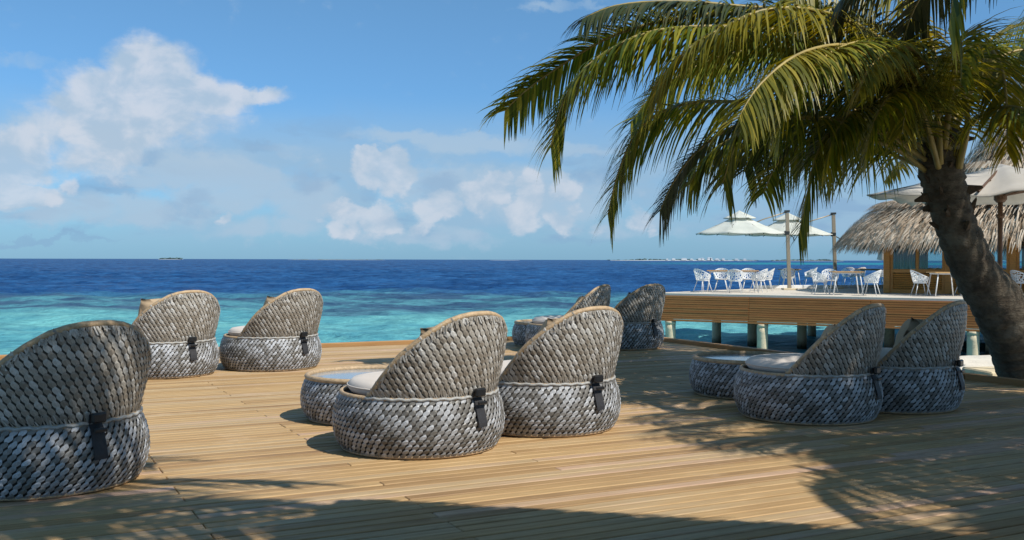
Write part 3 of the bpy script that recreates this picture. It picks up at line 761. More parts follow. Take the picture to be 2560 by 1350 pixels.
L1 = [ # x, y, rear angle to the right of the camera, label, pillow tilt
 (-2.655, 5.68, 29, 'large shaded woven lounge chair cut off by the left edge, nearest the camera'),
 (-3.78, 10.95, 30, 'brown woven lounge chair just behind the big shaded one at the left edge'),
 (-2.79, 11.67, 40, 'sunlit woven lounge chair with cream seat cushion by the sea, left half of the deck'),
 (-.625, 6.79, 43, 'large sunlit woven lounge chair in the centre, beside the round glass topped table'),
 (.24, 7.58, 43, 'sunlit woven lounge chair in the centre just right of and behind the largest central one'),
 (.76, 13.85, 66, 'dark shaded woven lounge chair in front of the far round table'),
 (1.60, 14.45, 50, 'half shaded woven lounge chair at the deck corner, just left of the jetty'),
 (2.38, 8.12, 65, 'dark woven lounge chair in the shade by the right round table'),
 (3.28, 8.70, 69, 'dark woven lounge chair in deep shade nearest the palm trunk'),
]
ch0 = None
for i, (x, y, phi, lab) in enumerate(L1):
    d = Vector((x, y, 0)).normalized(); right = Vector((d.y, -d.x, 0)); rear = (-d) * cos(radians(phi)) + right * sin(radians(phi)); rz = atan2(rear.y, rear.x)
    if ch0 is None: ch0 = lounge_chair(lab); ch0.location = (x, y, .0); ch0.rotation_euler = (0, 0, rz); cm = childmap(ch0)
    else: copy_tree(ch0, cm, (x, y, .0), rz, lab)
    # scatter pillow leaning on the inside of the back
    plabs = ['beige pillow in the big lounge chair at the left edge', 'tan pillow peeking out of the brown lounge chair at the left', 'tan pillow in the lounge chair of the sunlit pair by the sea, right one',
             'beige pillow leaning in the largest central lounge chair', 'crumpled beige pillow sticking out of the second central lounge chair', 'dark brown looking pillow in the shaded lounge chair by the far table',
             'pillow in the half shaded lounge chair at the deck corner', 'grey beige pillow in the shaded lounge chair beside the right table', 'crumpled pillow in the dark lounge chair nearest the palm trunk']
    me = PIL[1 if i in (4, 8, 3) else 0]
    pz = ZR + .108 + [.165, .17, .16, .16, .16, .10, .13, .09, .10][i]; px_ = [.18, .0, .10, .16, .10, .20, .16, .17, .16][i]; py_ = [.05, -.12, -.02, .06, .03, .0, .05, .04, .02][i]
    o = link('pillow', me); Mx = Matrix.Translation(Vector((x, y, 0))) @ Matrix.Rotation(rz, 4, 'Z') @ Matrix.Translation(Vector((px_, py_, pz))) @ Matrix.Rotation(radians(R.uniform(-12, 12)), 4, 'Z') @ Matrix.Rotation(radians(22), 4, 'Y') @ Matrix.Rotation(radians(90), 4, 'Y') @ Matrix.Rotation(radians(R.uniform(-7, 7)), 4, 'Z')
    o.matrix_world = Mx; tag(o, plabs[i], 'pillow', 'pillows in the lounge chairs')
def round_table(label):
    root = thing('round_table', (0, 0, 0), 0, label, 'table', 'round woven tables on the deck')
    H = .33; rnd = random.Random(9); b = drum(root, H, '', rnd); b.scale = (.95, .95, 1)
    m = MB(); m.tube([(.497 * cos(a), .497 * sin(a), H + .004) for a in [2 * pi * i / 64 for i in range(64)]], .021, 8, closed=True); m.build('table_rim', M['wrim'], root, True)
    m = MB(); m.lathe([(0, H - .03), (.485, H - .03), (.487, H - .004), (0, H - .004)], 48, caps=False); m.build('tabletop', M['tableglass'], root)
    return root
t0 = None
for x, y, lab in [(-1.12, 8.0, 'round woven table with pale glass top beside the largest central lounge chair'), (2.22, 9.45, 'round woven table with blue grey glass top in the shade on the right'), (.55, 14.75, 'round woven table at the far deck edge behind the dark lounge chair')]:
    if t0 is None: t0 = round_table(lab); t0.location = (x, y, 0); tm = childmap(t0)
    else: copy_tree(t0, tm, (x, y, 0), 1.1, lab)

# ================================================================== PALMS
def bez(pts, n):
    """Catmull-Rom through pts"""
    P = [Vector(p) for p in pts]; P = [P[0] * 2 - P[1]] + P + [P[-1] * 2 - P[-2]]; out = []
    segs = len(P) - 3
    for i in range(n + 1):
        t = i / n * segs; k = min(int(t), segs - 1); f = t - k; a, b, c, d = P[k:k + 4]
        out.append(.5 * ((2 * b) + (c - a) * f + (2 * a - 5 * b + 4 * c - d) * f * f + (3 * b - 3 * c + d - a) * f ** 3))
    return out
def frond(parent, pts, L, mt, rnd, start=.16, dens=31, droop=1.0, name='frond', wd=.0155):
    L = L * 1.45
    N = 48; c = bez(pts, int(N / .955))[:N + 1]; ln = sum((c[i + 1] - c[i]).length for i in range(N)); m = MB()
    nl = int(ln * dens); G_ = Vector((0, 0, -1)); roll0 = rnd.uniform(-.5, .5); rolls = rnd.choice((-1, 1)) * rnd.uniform(.5, 1.2)
    for j in range(nl):
        s = start + (1 - start) * (j + rnd.random() * .6) / nl; k = min(int(s * N), N - 1); f = s * N - k
        p = c[k].lerp(c[k + 1], f); t = (c[min(k + 2, N)] - c[max(k - 1, 0)]).normalized()
        sd_ = t.cross(Vector((0, 0, 1))); sd_ = sd_.normalized() if sd_.length > .15 else Vector((0, 1, 0)).cross(t).normalized()
        up = sd_.cross(t); rl = roll0 + rolls * s; sd_, up = sd_ * cos(rl) + up * sin(rl), up * cos(rl) - sd_ * sin(rl)
        env = (min(1, (s - start) / .12) * .55 + .45) * (1 - max(0, s - .45) / .55 * .55)
        for sg in (-1, 1):
            if rnd.random() < .035: continue
            l = L * env * rnd.uniform(.82, 1.12)
            fw = .30 + .45 * max(0, s - .3) + rnd.uniform(-.12, .12)
            d = (sd_ * sg * (.9 - .15 * s) + t * fw + up * rnd.uniform(.0, .25) + G_ * (.30 - .15 * s)).normalized()
            q = p.copy(); K = 5; w0 = wd * rnd.uniform(.75, 1.25); pr = []; dd = d.copy(); kink = rnd.uniform(.55, 1.5)
            for a in range(K + 1):
                w = w0 * (1 - (a / K) ** 1.6) * (.55 + .45 * min(1, a * 1.2)) + .0012
                # ribbon faces partly up
                nn = dd.cross(up + sd_ * .5 * sg).normalized() if dd.cross(up).length > 1e-3 else sd_
                pr += [q - nn * w, q + nn * w]
                dd = (dd + G_ * (.13 + .24 * a / K) * droop * kink).normalized(); q = q + dd * l / K
            m.add(pr, [(2 * a, 2 * a + 1, 2 * a + 3, 2 * a + 2) for a in range(K)])
    o = m.build(name, mt, parent)
    r = MB(); r.tube(c[::2], [.026 * (1 - i / (N / 2)) ** .8 + .005 for i in range(N // 2 + 1)], 6); r.build('stalk', M['petiole'], o, True)
    return o
def trunk(parent, pts, radii, nr, rnd, boots=True):
    c = bez(pts, nr * 4); rs = []
    K = len(radii) - 1
    for i in range(len(c)):
        t = i / (len(c) - 1) * K; k = min(int(t), K - 1); f = t - k; r = radii[k] * (1 - f) + radii[k + 1] * f
        rs.append(r * ((1.035, 1.025, 1.0, .945)[i % 4] + rnd.uniform(-.012, .012)))
    m = MB(); m.tube(c, rs, 28)
    for i, v in enumerate(m.v):
        m.v[i] = v + Vector((noise.noise(v * 4), noise.noise(v * 4 + Vector((9, 0, 0))), noise.noise(v * 5))) * .014 + Vector((noise.noise(v * 17), noise.noise(v * 17 + Vector((5, 0, 0))), noise.noise(v * 19))) * .010
    return m.build('trunk', M['bark'], parent, True)
def boots(parent, pts, radii, n, rnd, name='leaf_base', s=1.0):
    c = bez(pts, 60)
    for i in range(n):
        t = rnd.random() ** .8; k = int(t * 59); p = c[k]; ax = (c[k + 1] - c[k]).normalized()
        r = radii[0] * (1 - t) + radii[1] * t; a = rnd.uniform(0, 2 * pi); u = ax.orthogonal().normalized(); b = ax.cross(u); d = u * cos(a) + b * sin(a)
        L = rnd.uniform(.14, .34) * s; w = rnd.uniform(.035, .07) * s; tn = ax.cross(d)
        p0 = p + d * r * .8; tip = p0 + (d * rnd.uniform(.35, 1.0) + ax * rnd.uniform(-.1, 1.1)).normalized() * L
        m = MB(); m.add([p0 - tn * w - ax * .08, p0 + tn * w - ax * .08, p0 + tn * w * .8 + ax * .05, p0 - tn * w * .8 + ax * .05, tip - tn * w * .3 - ax * .015, tip + tn * w * .3 - ax * .015, tip + tn * w * .15 + ax * .012, tip - tn * w * .15 + ax * .012],
                         [(0, 1, 5, 4), (1, 2, 6, 5), (2, 3, 7, 6), (3, 0, 4, 7), (4, 5, 6, 7), (3, 2, 1, 0)])
        m.build(name, M['boot'], parent)
prn = random.Random(21)
palm = thing('coconut_palm', (6.05, 11.7, -.36), 0, 'leaning coconut palm with thick ringed trunk and drooping fronds on the right', 'palm tree')
PB = Vector(palm.location)
def rel(pts): return [Vector(p) - PB for p in pts]
TR = [(6.26, 11.75, -.55), (6.15, 11.7, -.30), (6.03, 11.7, -.087), (5.83, 11.6, 0.293), (5.53, 11.4, 0.716), (5.20, 11.3, 1.124), (4.94, 11.2, 1.613), (4.76, 11.1, 2.05), (4.68, 11.05, 2.397), (4.66, 11, 2.72)]
trunk(palm, rel(TR), [.43, .38, .34, .315, .29, .245, .215, .225, .24, .17], 30, prn)
boots(palm, rel(TR[6:]), [.23, .21], 52, prn, s=.62)
FR = [
 ([(4.649, 11, 2.435), (4.196, 10.9, 3.548), (3.429, 10.8, 3.911), (2.548, 10.7, 3.927), (1.767, 10.6, 3.963), (1.083, 10.5, 3.894), (0.619, 10.4, 3.682)], 0.62, 'top_dark'),
 ([(4.627, 11, 2.435), (4.147, 11, 3.394), (3.361, 11, 3.873), (2.401, 11, 3.936), (1.615, 11, 3.847), (1.048, 11, 3.671), (0.524, 11, 3.364), (0.131, 11, 3.079), (-0.175, 11, 2.773)], 0.60, 'longleft'),
 ([(4.627, 11, 2.392), (3.949, 10.7, 3.166), (3.0, 10.5, 3.586), (2.085, 10.3, 3.63), (1.376, 10.2, 3.548), (0.882, 10.1, 3.292), (0.595, 10, 2.993), (0.437, 10, 2.636), (0.365, 10, 2.239)], 0.68, 'left2'),
 ([(4.607, 10.9, 2.468), (3.962, 10.4, 3.36), (3.175, 10.0, 3.674), (2.463, 9.7, 3.658), (1.885, 9.5, 3.381), (1.513, 9.3, 3.095), (1.205, 9.2, 2.71)], 0.75, 'yellow'),
 ([(4.581, 11.1, 2.358), (4.178, 11.2, 2.722), (3.453, 11.3, 2.98), (2.579, 11.4, 3.039), (1.9, 11.4, 3.005), (1.448, 11.4, 2.742), (1.199, 11.4, 2.244), (1.04, 11.4, 1.565)], 0.78, 'low1'),
 ([(4.581, 11.1, 2.314), (4.162, 11.4, 2.658), (3.436, 11.7, 2.925), (2.692, 11.9, 2.857), (2.19, 12, 2.536), (1.905, 12, 2.155), (1.714, 12, 1.726)], 0.70, 'low2'),
 ([(4.518, 11, 2.217), (4.157, 10.8, 2.413), (3.702, 10.6, 2.538), (3.333, 10.5, 2.579), (3.137, 10.4, 2.326), (3.033, 10.4, 1.872), (2.93, 10.4, 1.356)], 0.62, 'droop'),
 ([(4.627, 11, 2.479), (4.029, 10.8, 3.098), (3.333, 10.5, 3.254), (2.752, 10.2, 3.114), (2.381, 10, 2.76), (2.161, 9.9, 2.312), (2.043, 9.9, 1.919)], 0.72, 'mid1'),
 ([(4.605, 11, 2.435), (4.373, 11.6, 3.005), (3.937, 12.1, 3.271), (3.472, 12.5, 3.188), (3.125, 12.7, 2.815), (2.895, 12.8, 2.268)], 0.80, 'mid2'),
 ([(4.649, 11, 2.479), (3.967, 10.2, 3.077), (3.208, 9.4, 3.231), (2.549, 8.8, 3.068), (2.067, 8.4, 2.718), (1.79, 8.2, 2.325)], 0.60, 'toward1'),
 ([(4.628, 10.9, 2.468), (4.088, 10.2, 3.077), (3.431, 9.5, 3.29), (2.825, 8.9, 3.09), (2.423, 8.6, 2.72), (2.226, 8.5, 2.331)], 0.60, 'toward2'),
 ([(4.713, 11.1, 2.49), (4.542, 11.8, 3.597), (4.167, 12.5, 4.182), (3.535, 13.1, 4.372), (2.914, 13.6, 4.166), (2.427, 13.9, 3.677)], 0.75, 'away1'),
 ([(4.692, 11, 2.523), (4.542, 10.9, 3.506), (4.243, 10.8, 4.042), (3.779, 10.7, 4.27), (3.239, 10.6, 4.198), (2.833, 10.5, 3.836)], 0.70, 'up1'),
 ([(4.736, 11, 2.479), (4.8, 10.8, 3.314), (4.921, 10.6, 3.529), (5.035, 10.4, 3.239), (5.048, 10.3, 2.729), (4.999, 10.2, 2.27)], 0.50, 'right1'),
 ([(4.758, 11, 2.479), (5.11, 11.1, 3.24), (5.556, 11.2, 3.57), (6.009, 11.3, 3.502), (6.424, 11.4, 3.025)], 0.60, 'right2'),
 ([(4.758, 11, 2.436), (4.921, 10.6, 2.772), (5.1, 10.2, 2.796), (5.304, 9.9, 2.516), (5.427, 9.7, 2.029)], 0.60, 'right3'),
 ([(4.801, 11.1, 2.49), (5.338, 11.8, 3.459), (6.003, 12.4, 4.064), (6.86, 12.9, 4.282), (7.706, 13.3, 4.06)], 0.65, 'right4'),
 ([(4.778, 11.2, 2.457), (5.0, 12, 3.162), (5.029, 12.8, 3.593), (4.821, 13.5, 3.506), (4.633, 13.9, 3.021)], 0.65, 'back1'),
 ([(4.753, 11.3, 2.378), (4.857, 12, 2.495), (4.85, 12.6, 2.482), (4.772, 13, 2.236)], 0.30, 'back2'),
 ([(4.586, 10.8, 2.457), (4.208, 10.1, 3.06), (3.693, 9.4, 3.232), (3.214, 8.9, 3.02), (2.935, 8.6, 2.653)], 0.50, 'front1'),
 ([(4.629, 10.8, 2.457), (4.409, 10.1, 3.1), (4.185, 9.5, 3.33), (3.956, 8.9, 3.092), (3.778, 8.5, 2.672)], 0.45, 'front2'),
 ([(4.625, 11.1, 2.446), (4.143, 11.6, 3.419), (3.292, 12.2, 3.819), (2.5, 12.6, 3.751), (1.829, 12.8, 3.383), (1.433, 12.9, 2.886)], 0.70, 'g2'),
 ([(4.54, 11, 2.348), (4.038, 10.6, 2.728), (3.556, 10.3, 2.808), (3.214, 10.0, 2.524), (3.064, 9.9, 2.118)], 0.55, 'g4'),
 ([(4.583, 11, 2.304), (3.625, 10.5, 2.671), (2.712, 10.2, 2.669), (2.024, 10, 2.362), (1.706, 10, 1.925)], 0.60, 'h1'),
 ([(4.583, 11, 2.348), (3.986, 10.8, 2.627), (3.491, 10.6, 2.516), (3.292, 10.5, 2.129)], 0.60, 'h2'),
 ([(4.564, 10.8, 2.242), (4.169, 10.3, 2.809), (3.829, 10, 2.942), (3.503, 9.7, 2.64), (3.371, 9.6, 2.207)], 0.50, 'k1'),
 ([(4.586, 10.8, 2.285), (4.417, 10.5, 2.923), (4.169, 10.2, 3.118), (3.889, 9.9, 2.866), (3.772, 9.8, 2.422)], 0.42, 'k3'),
 ([(4.578, 11.2, 2.279), (4.214, 11.8, 2.567), (3.758, 12.3, 2.718), (3.35, 12.6, 2.503), (3.149, 12.8, 2.014)], 0.62, 'g8'),
]
FM = {'top_dark': 'leafd', 'yellow': 'leafy', 'toward1': 'leafy', 'back2': 'leafy', 'away1': 'leafd', 'back1': 'leafd', 'right1': 'leafy', 'g3': 'leafy', 'front1': 'leafy', 'k3': 'leafy', 'up1': 'leafy', 'low2': 'leafd', 'mid2': 'leafd'}
for pts, L, nm in FR:
    frond(palm, rel(pts), L, M[FM.get(nm, 'leaf')], prn, start=.13 if nm != 'droop' else .34)
# thin bare stalks rising from the crown
for a, b_, c_ in [((4.72, 10.9, 2.3), (4.60, 10.7, 2.9), (4.35, 10.5, 3.5)), ((4.80, 10.85, 2.25), (4.78, 10.6, 2.75), (4.55, 10.4, 3.3)), ((4.55, 10.9, 2.45), (4.38, 10.7, 2.8), (4.2, 10.5, 3.3))]:
    m = MB(); cc_ = bez(rel([a, b_, c_]), 10); m.tube(cc_, [.042 - .0022 * i for i in range(11)], 8); m.build('leaf_stalk', M['petiole'], palm, True)

def extra_palm(loc, top, nf, label, seed, Lf=3.2, mt='leafd', lean=None, azs=None, hang=1.0, cat='palm tree', leafL=.62, dens=30, wd=.019):
    rnd = random.Random(seed); root = thing('coconut_palm', loc, 0, label, cat); B = Vector(loc); T = Vector(top)
    mid = (B + T) / 2 + Vector(lean or (0, 0, .4))
    trunk(root, [Vector((0, 0, -.1)), mid - B, T - B], [.24, .17, .15], 16, rnd)
    for i in range(nf):
        az = azs[i] if azs else 2 * pi * i / nf + rnd.uniform(-.2, .2); el = rnd.uniform(.1, .9); l = Lf * rnd.uniform(.85, 1.15)
        d = Vector((cos(az), sin(az), 0)); p = T - B
        pts = [p, p + d * l * .3 + Vector((0, 0, l * .28 * el + .1)), p + d * l * .62 + Vector((0, 0, l * .26 * el - .05 * hang)), p + d * l * .88 + Vector((0, 0, -l * .10 * hang)), p + d * l * .98 + Vector((0, 0, -l * .34 * hang))]
        frond(root, pts, leafL, M['leafdry' if i % 6 == 2 else mt if i % 3 else 'leaf'], rnd, dens=dens, wd=wd)
    return root
extra_palm((9.6, 8.6, -.36), (5.7, 8.6, 4.2), 11, 'coconut palm leaning in at the top right corner with hanging dark fronds', 31, Lf=2.9, hang=1.5, lean=(1.2, 0, .6), mt='leafd')
extra_palm((10.4, 3.6, -.36), (7.2, 3.9, 4.4), 17, 'coconut palm out of frame on the right, shading the deck', 33, Lf=3.3, hang=1.2, lean=(.6, -.2, .6), mt='leafd', leafL=.7)
extra_palm((9.4, 5.6, -.36), (6.5, 6.0, 4.8), 16, 'tallest coconut palm out of frame over the right of the deck', 34, Lf=3.0, hang=1.1, lean=(.6, -.2, .6), mt='leafd', leafL=.7)
extra_palm((1.2, -4.5, 0), (-.35, 2.05, 4.4), 16, 'tall coconut palm leaning over the camera, out of frame', 32, Lf=2.8, hang=1.0, lean=(.2, -.4, .8), leafL=.7)
def canopy_roof():
    root = thing('thatched_canopy', (5.53, .70, 0), radians(-13), 'thatched bar roof above and behind the camera, out of frame', 'roof')
    hw, hd = 5.0, 2.0
    m = MB(); m.add([(-hw, -hd, 2.95), (hw, -hd, 2.95), (hw, hd, 2.95), (-hw, hd, 2.95), (-2, 0, 5.0), (2, 0, 5.0)], [(0, 1, 5, 4), (1, 2, 5), (2, 3, 4, 5), (3, 0, 4), (3, 2, 1, 0)])
    r = m.build('roof', M['thatchbase'], root)
    def surf(a, t): return Vector((-hw + a * hw * 2, hd - .10, 2.99)), Vector((0, .5, -.86)).normalized(), Vector((0, .86, .5))
    thatch_strands('thatch_fringe', r, surf, 800, .42, .022, lambda: (R.random(), 0))
    for sx, sy in ((-4.6, -1.7), (4.6, -1.7), (4.6, 1.6)):
        m = MB(); m.tube([(sx, sy, 0), (sx, sy, 2.95)], .09, 10); m.build('post', M['pole_wood'], root)
canopy_roof()


# ================================================================== UMBRELLAS
def canopy_mesh(R0, zr, za, n, sag, thick=.012, seg=6, rin=0.0, mt=None, rot=0.0, valance=0.0):
    vs = []; fs = []
    per = n * seg
    def ring(k, off):
        out = []
        for i in range(per):
            a = rot + 2 * pi * i / per; f = (i % seg) / seg; e = 1 - sag[0] * sin(pi * f) 
            # straight hems between rib ends
            ch = cos(pi / n) / cos((2 * pi / n) * (f - .5)); r = R0 * ch * (rin + (1 - rin) * k) * (1 - sag[0] * sin(pi * f) * k)
            z = za + (zr - za) * (k ** sag[2]) - sag[1] * sin(pi * f) * k * (1 - k * .2) * 1.0 + off
            out.append((r * cos(a), r * sin(a), z))
        return out
    K = 7
    for off in (0, -thick):
        for k in range(K + 1): vs += ring(k / K, off)
    if valance:
        pass
    q = (K + 1) * per
    for k in range(K):
        for i in range(per):
            j = (i + 1) % per; a, b, c, d = k * per + i, k * per + j, (k + 1) * per + j, (k + 1) * per + i
            fs.append((a, d, c, b)); fs.append((q + a, q + b, q + c, q + d))
    for i in range(per):
        j = (i + 1) % per; a, b = K * per + i, K * per + j; fs.append((a, q + a, q + b, b))
        if rin > 0: a, b = i, j; fs.append((a, b, q + b, q + a))
    return vs, fs
def cantilever(loc, rz, label, first=None):
    root = thing('cantilever_umbrella', loc, rz, label, 'umbrella', 'white umbrellas on the jetty terrace')
    Rr = 1.68; zr = 2.10; za = 2.72; cx = -1.85
    m = MB(); vs, fs = canopy_mesh(Rr, zr, za, 8, (.015, .045, .86), rin=.16, rot=pi / 8); m.add([Vector(v) + Vector((cx, 0, 0)) for v in vs], fs)
    can = m.build('canopy', M['canopy'], root, True)
    m = MB(); vs, fs = canopy_mesh(.62, za - .04, za + .24, 8, (.01, .02, .9), rin=0.01, rot=pi / 8); m.add([Vector(v) + Vector((cx, 0, 0)) for v in vs], fs); m.build('vent_cap', M['canopy'], root, True)
    hub = Vector((cx, 0, zr + .12)); m = MB(); m.lathe([(.05, -.06), (.07, 0), (.05, .08)], 10, hub); m.build('hub', M['dark'], root)
    for i in range(8):
        a = pi / 8 + 2 * pi * i / 8; d = Vector((cos(a), sin(a), 0)); rim = Vector((cx, 0, zr - .018)) + d * Rr * .985; top = Vector((cx, 0, za - .05)) + d * .12
        f = lambda k: top.lerp(rim, k) - Vector((0, 0, .02)); m = MB(); m.tube([f(0), f(.5) + Vector((0, 0, .05)), f(1)], .013, 6); r_ = m.build('rib', M['dark'], root)
        m = MB(); m.tube([hub, f(.42) + Vector((0, 0, .03))], .011, 6); m.build('strut', M['dark'], r_)
    m = MB(); m.box((0, 0, 1.44), (.13, .10, 2.88), bev=.012); p = m.build('pole', M['umetal'], root); p.rotation_euler = (0, radians(-2.0), 0)
    m = MB(); m.box((0, 0, 2.93), (.19, .14, .08), bev=.01); o = m.build('pole_cap', M['dark'], p)
    m = MB(); m.box((0, 0, .03), (.5, .5, .06), bev=.01); m.build('base_plate', M['concrete'], root)
    m = MB(); m.tube([(-.12, 0, 2.90), (-1.0, 0, 2.62), (-1.25, 0, 2.50)], .022, 8); m.build('arm', M['umetal'], root, True)
    m = MB(); m.box((-.10, 0, 2.12), (.20, .12, .17), bev=.03); m.tube([(-.02, .05, 2.05), (.14, .05, 1.97), (.18, .05, 1.82)], .02, 6); m.build('hinge', M['dark'], root)
    return root
u1 = cantilever((10.35, 37.6, PZ), radians(-4), 'white vented cantilever umbrella, left of the two on the jetty')
um = childmap(u1)
copy_tree(u1, um, (12.62, 39.3, PZ), radians(-2), 'white vented cantilever umbrella, right of the two, next to the thatched roof')
def market_umbrella():
    root = thing('market_umbrella', (6.80, 14.05, -.36), radians(8), 'big cream canvas umbrella with dark wooden pole and ribs behind the palm trunk', 'umbrella')
    Z = .36; R0 = 1.98; zr = 2.14 + Z; za = 2.60 + Z
    m = MB(); vs, fs = canopy_mesh(R0, zr, za, 4, (.045, -.0, .9), seg=16, rin=.01, rot=0)
    vs = [Vector(v) for v in vs]
    for v in vs:
        r = hypot(v.x, v.y); a = atan2(v.y, v.x); k = min(r / R0, 1)
        v.z += (.035 * sin(a * 12 + .7) + .02 * sin(a * 7 + 2)) * k ** 1.5 + .04 * noise.noise(v * 2.3) - .10 * (abs(sin(2 * a)) ** 2) * k * (1 - k) * 2
    m.add(vs, fs); m.build('canopy', M['canvas'], root, True)
    hub = Vector((0, 0, 2.16 + Z)); m = MB(); m.tube([(0, 0, .02), (0, 0, za - .02)], .034, 12); m.build('pole', M['pole_wood'], root, True)
    m = MB(); m.lathe([(.05, -.10), (.085, -.06), (.085, .06), (.05, .10)], 14, hub); m.build('hub', M['pole_wood'], root); m = MB(); m.lathe([(.045, .0), (.06, .03), (.045, .06)], 14, hub - Vector((0, 0, .32))); m.build('collar', M['pole_wood'], root)
    for i in range(8):
        a = 2 * pi * i / 8; rr = R0 if i % 2 == 0 else R0 * .69; d = Vector((cos(a), sin(a), 0)); top = Vector((0, 0, za - .05)); rim = d * rr * .97 + Vector((0, 0, zr + .0))
        m = MB(); m.tube([top, rim], .017, 6); r_ = m.build('rib', M['pole_wood'], root)
        m = MB(); m.tube([hub + d * .06, top.lerp(rim, .52)], .016, 6); m.build('strut', M['pole_wood'], r_)
    m = MB(); m.box((0, 0, .05), (.7, .7, .10), bev=.02); m.build('base_plate', M['concrete'], root)
market_umbrella()
def closed_umbrella(loc, label, s=1.0):
    root = thing('closed_umbrella', loc, 0, label, 'umbrella', 'closed umbrellas beside the pavilion'); m = MB(); n = 24; vs = []; fs = []
    prof = [(.30, 1.15), (.27, 1.25), (.20, 1.8), (.12, 2.5), (.05, 2.75), (.0, 2.8)]
    for r, z in prof:
        for k in range(n):
            a = 2 * pi * k / n; q = r * (1 + .22 * cos(a * 8)); vs.append((q * cos(a), q * sin(a), z + (.05 * sin(3 * a) if z < 1.2 else 0)))
    for i in range(len(prof) - 1):
        for k in range(n): fs.append((i * n + k, i * n + (k + 1) % n, (i + 1) * n + (k + 1) % n, (i + 1) * n + k))
    m.add(vs, fs); m.build('canopy', M['canvas'], root, True)
    m = MB(); m.tube([(0, 0, 0), (0, 0, 2.9)], .03, 8); m.build('pole', M['umetal'], root); return root
closed_umbrella((16.35, 44.2, PZ), 'furled cream umbrella hanging just left of the pavilion wall')
closed_umbrella((22.0, 44.5, PZ), 'furled cream umbrella seen through the right hand windows of the pavilion')

# ================================================================== CAFE CHAIRS AND TABLES
def ribbon(m, p, q, n, w, t):
    d = (q - p); L = d.length
    if L < 1e-5: return
    d /= L; s = d.cross(n).normalized() * w / 2; h = n * t / 2
    m.add([p - s - h, p + s - h, p + s + h, p - s + h, q - s - h, q + s - h, q + s + h, q - s + h], [(0, 1, 5, 4), (1, 2, 6, 5), (2, 3, 7, 6), (3, 0, 4, 7)])
def cafe_chair(label, dark=False):
    root = thing('cafe_chair', (0, 0, 0), 0, label, 'chair', 'white perforated chairs on the jetty terrace'); rnd = random.Random(5)
    mt = M['white']
    # bucket: rear is +X; th from the rear, v from seat edge 0 to top 1
    def topz(th): c = .5 + .5 * cos(th); return .60 + .205 * c ** 1.6 - .02 * abs(th)
    def S(th, v):
        z = .43 + (topz(th) - .43) * v; r = .205 + .065 * v ** .7 + .03 * v * v * max(0, cos(th)); return Vector((r * cos(th) * 1.05, r * sin(th) * 1.02, z - .02 * (1 - v)))
    TM = 2.15; nu, nv = 15, 6; P = {}
    for j in range(nv + 1):
        for i in range(nu + 1):
            ji = 0 if i in (0, nu) else rnd.uniform(-.28, .28); jj = 0 if j in (0, nv) else rnd.uniform(-.28, .28)
            P[i, j] = S(-TM + 2 * TM * (i + ji) / nu, min(1, (j + jj) / nv))
    m = MB()
    def nrm(p): n = Vector((p.x, p.y, .0)); return n.normalized() if n.length > 1e-4 else Vector((0, 0, 1))
    for j in range(nv + 1):
        for i in range(nu):
            if j in (0, nv) or (i + j) % 2 == 0 or rnd.random() < .35: ribbon(m, P[i, j], P[i + 1, j], nrm(P[i, j]), .030 if j in (0, nv) else .021, .010)
    for i in range(nu + 1):
        for j in range(nv):
            ribbon(m, P[i, j], P[i, j + 1], nrm(P[i, j]), .019 if 0 < i < nu else .030, .010)
            if i < nu and rnd.random() < .55: ribbon(m, P[i, j], P[i + 1, j + 1], nrm(P[i, j]), .019, .010)
    m.build('shell', mt, root)
    m = MB(); m.lathe([(0, .405), (.17, .405), (.215, .42), (.222, .438), (.20, .432), (0, .418)], 20, caps=False)
    m.build('seat', mt, root, True)
    for sx, sy in ((1, 1), (1, -1), (-1, 1), (-1, -1)):
        m = MB(); m.tube([(sx * .13, sy * .13, .41), (sx * .235, sy * .225, 0)], [.014, .010], 8); m.build('leg', M['whitefr'], root, True)
    return root
def cafe_table(label, w, d):
    root = thing('cafe_table', (0, 0, 0), 0, label, 'table', 'teak topped tables on the jetty terrace')
    m = MB(); m.box((0, 0, .735), (w, d, .032), bev=.005); m.build('tabletop', M['teak'], root)
    m = MB()
    for sy in (-1, 1): m.box((0, sy * (d / 2 - .08), .70), (w - .16, .03, .04))
    for sx in (-1, 1): m.box((sx * (w / 2 - .10), 0, .70), (.03, d - .16, .04))
    m.build('frame', M['whitefr'], root)
    for sx in (-1, 1):
        for sy in (-1, 1):
            m = MB(); m.tube([(sx * (w / 2 - .12), sy * (d / 2 - .08), .70), (sx * (w / 2 - .02), sy * (d / 2 - .03), 0)], .019, 8); m.build('leg', M['whitefr'], root, True)
    return root
def ground(px, py): return None
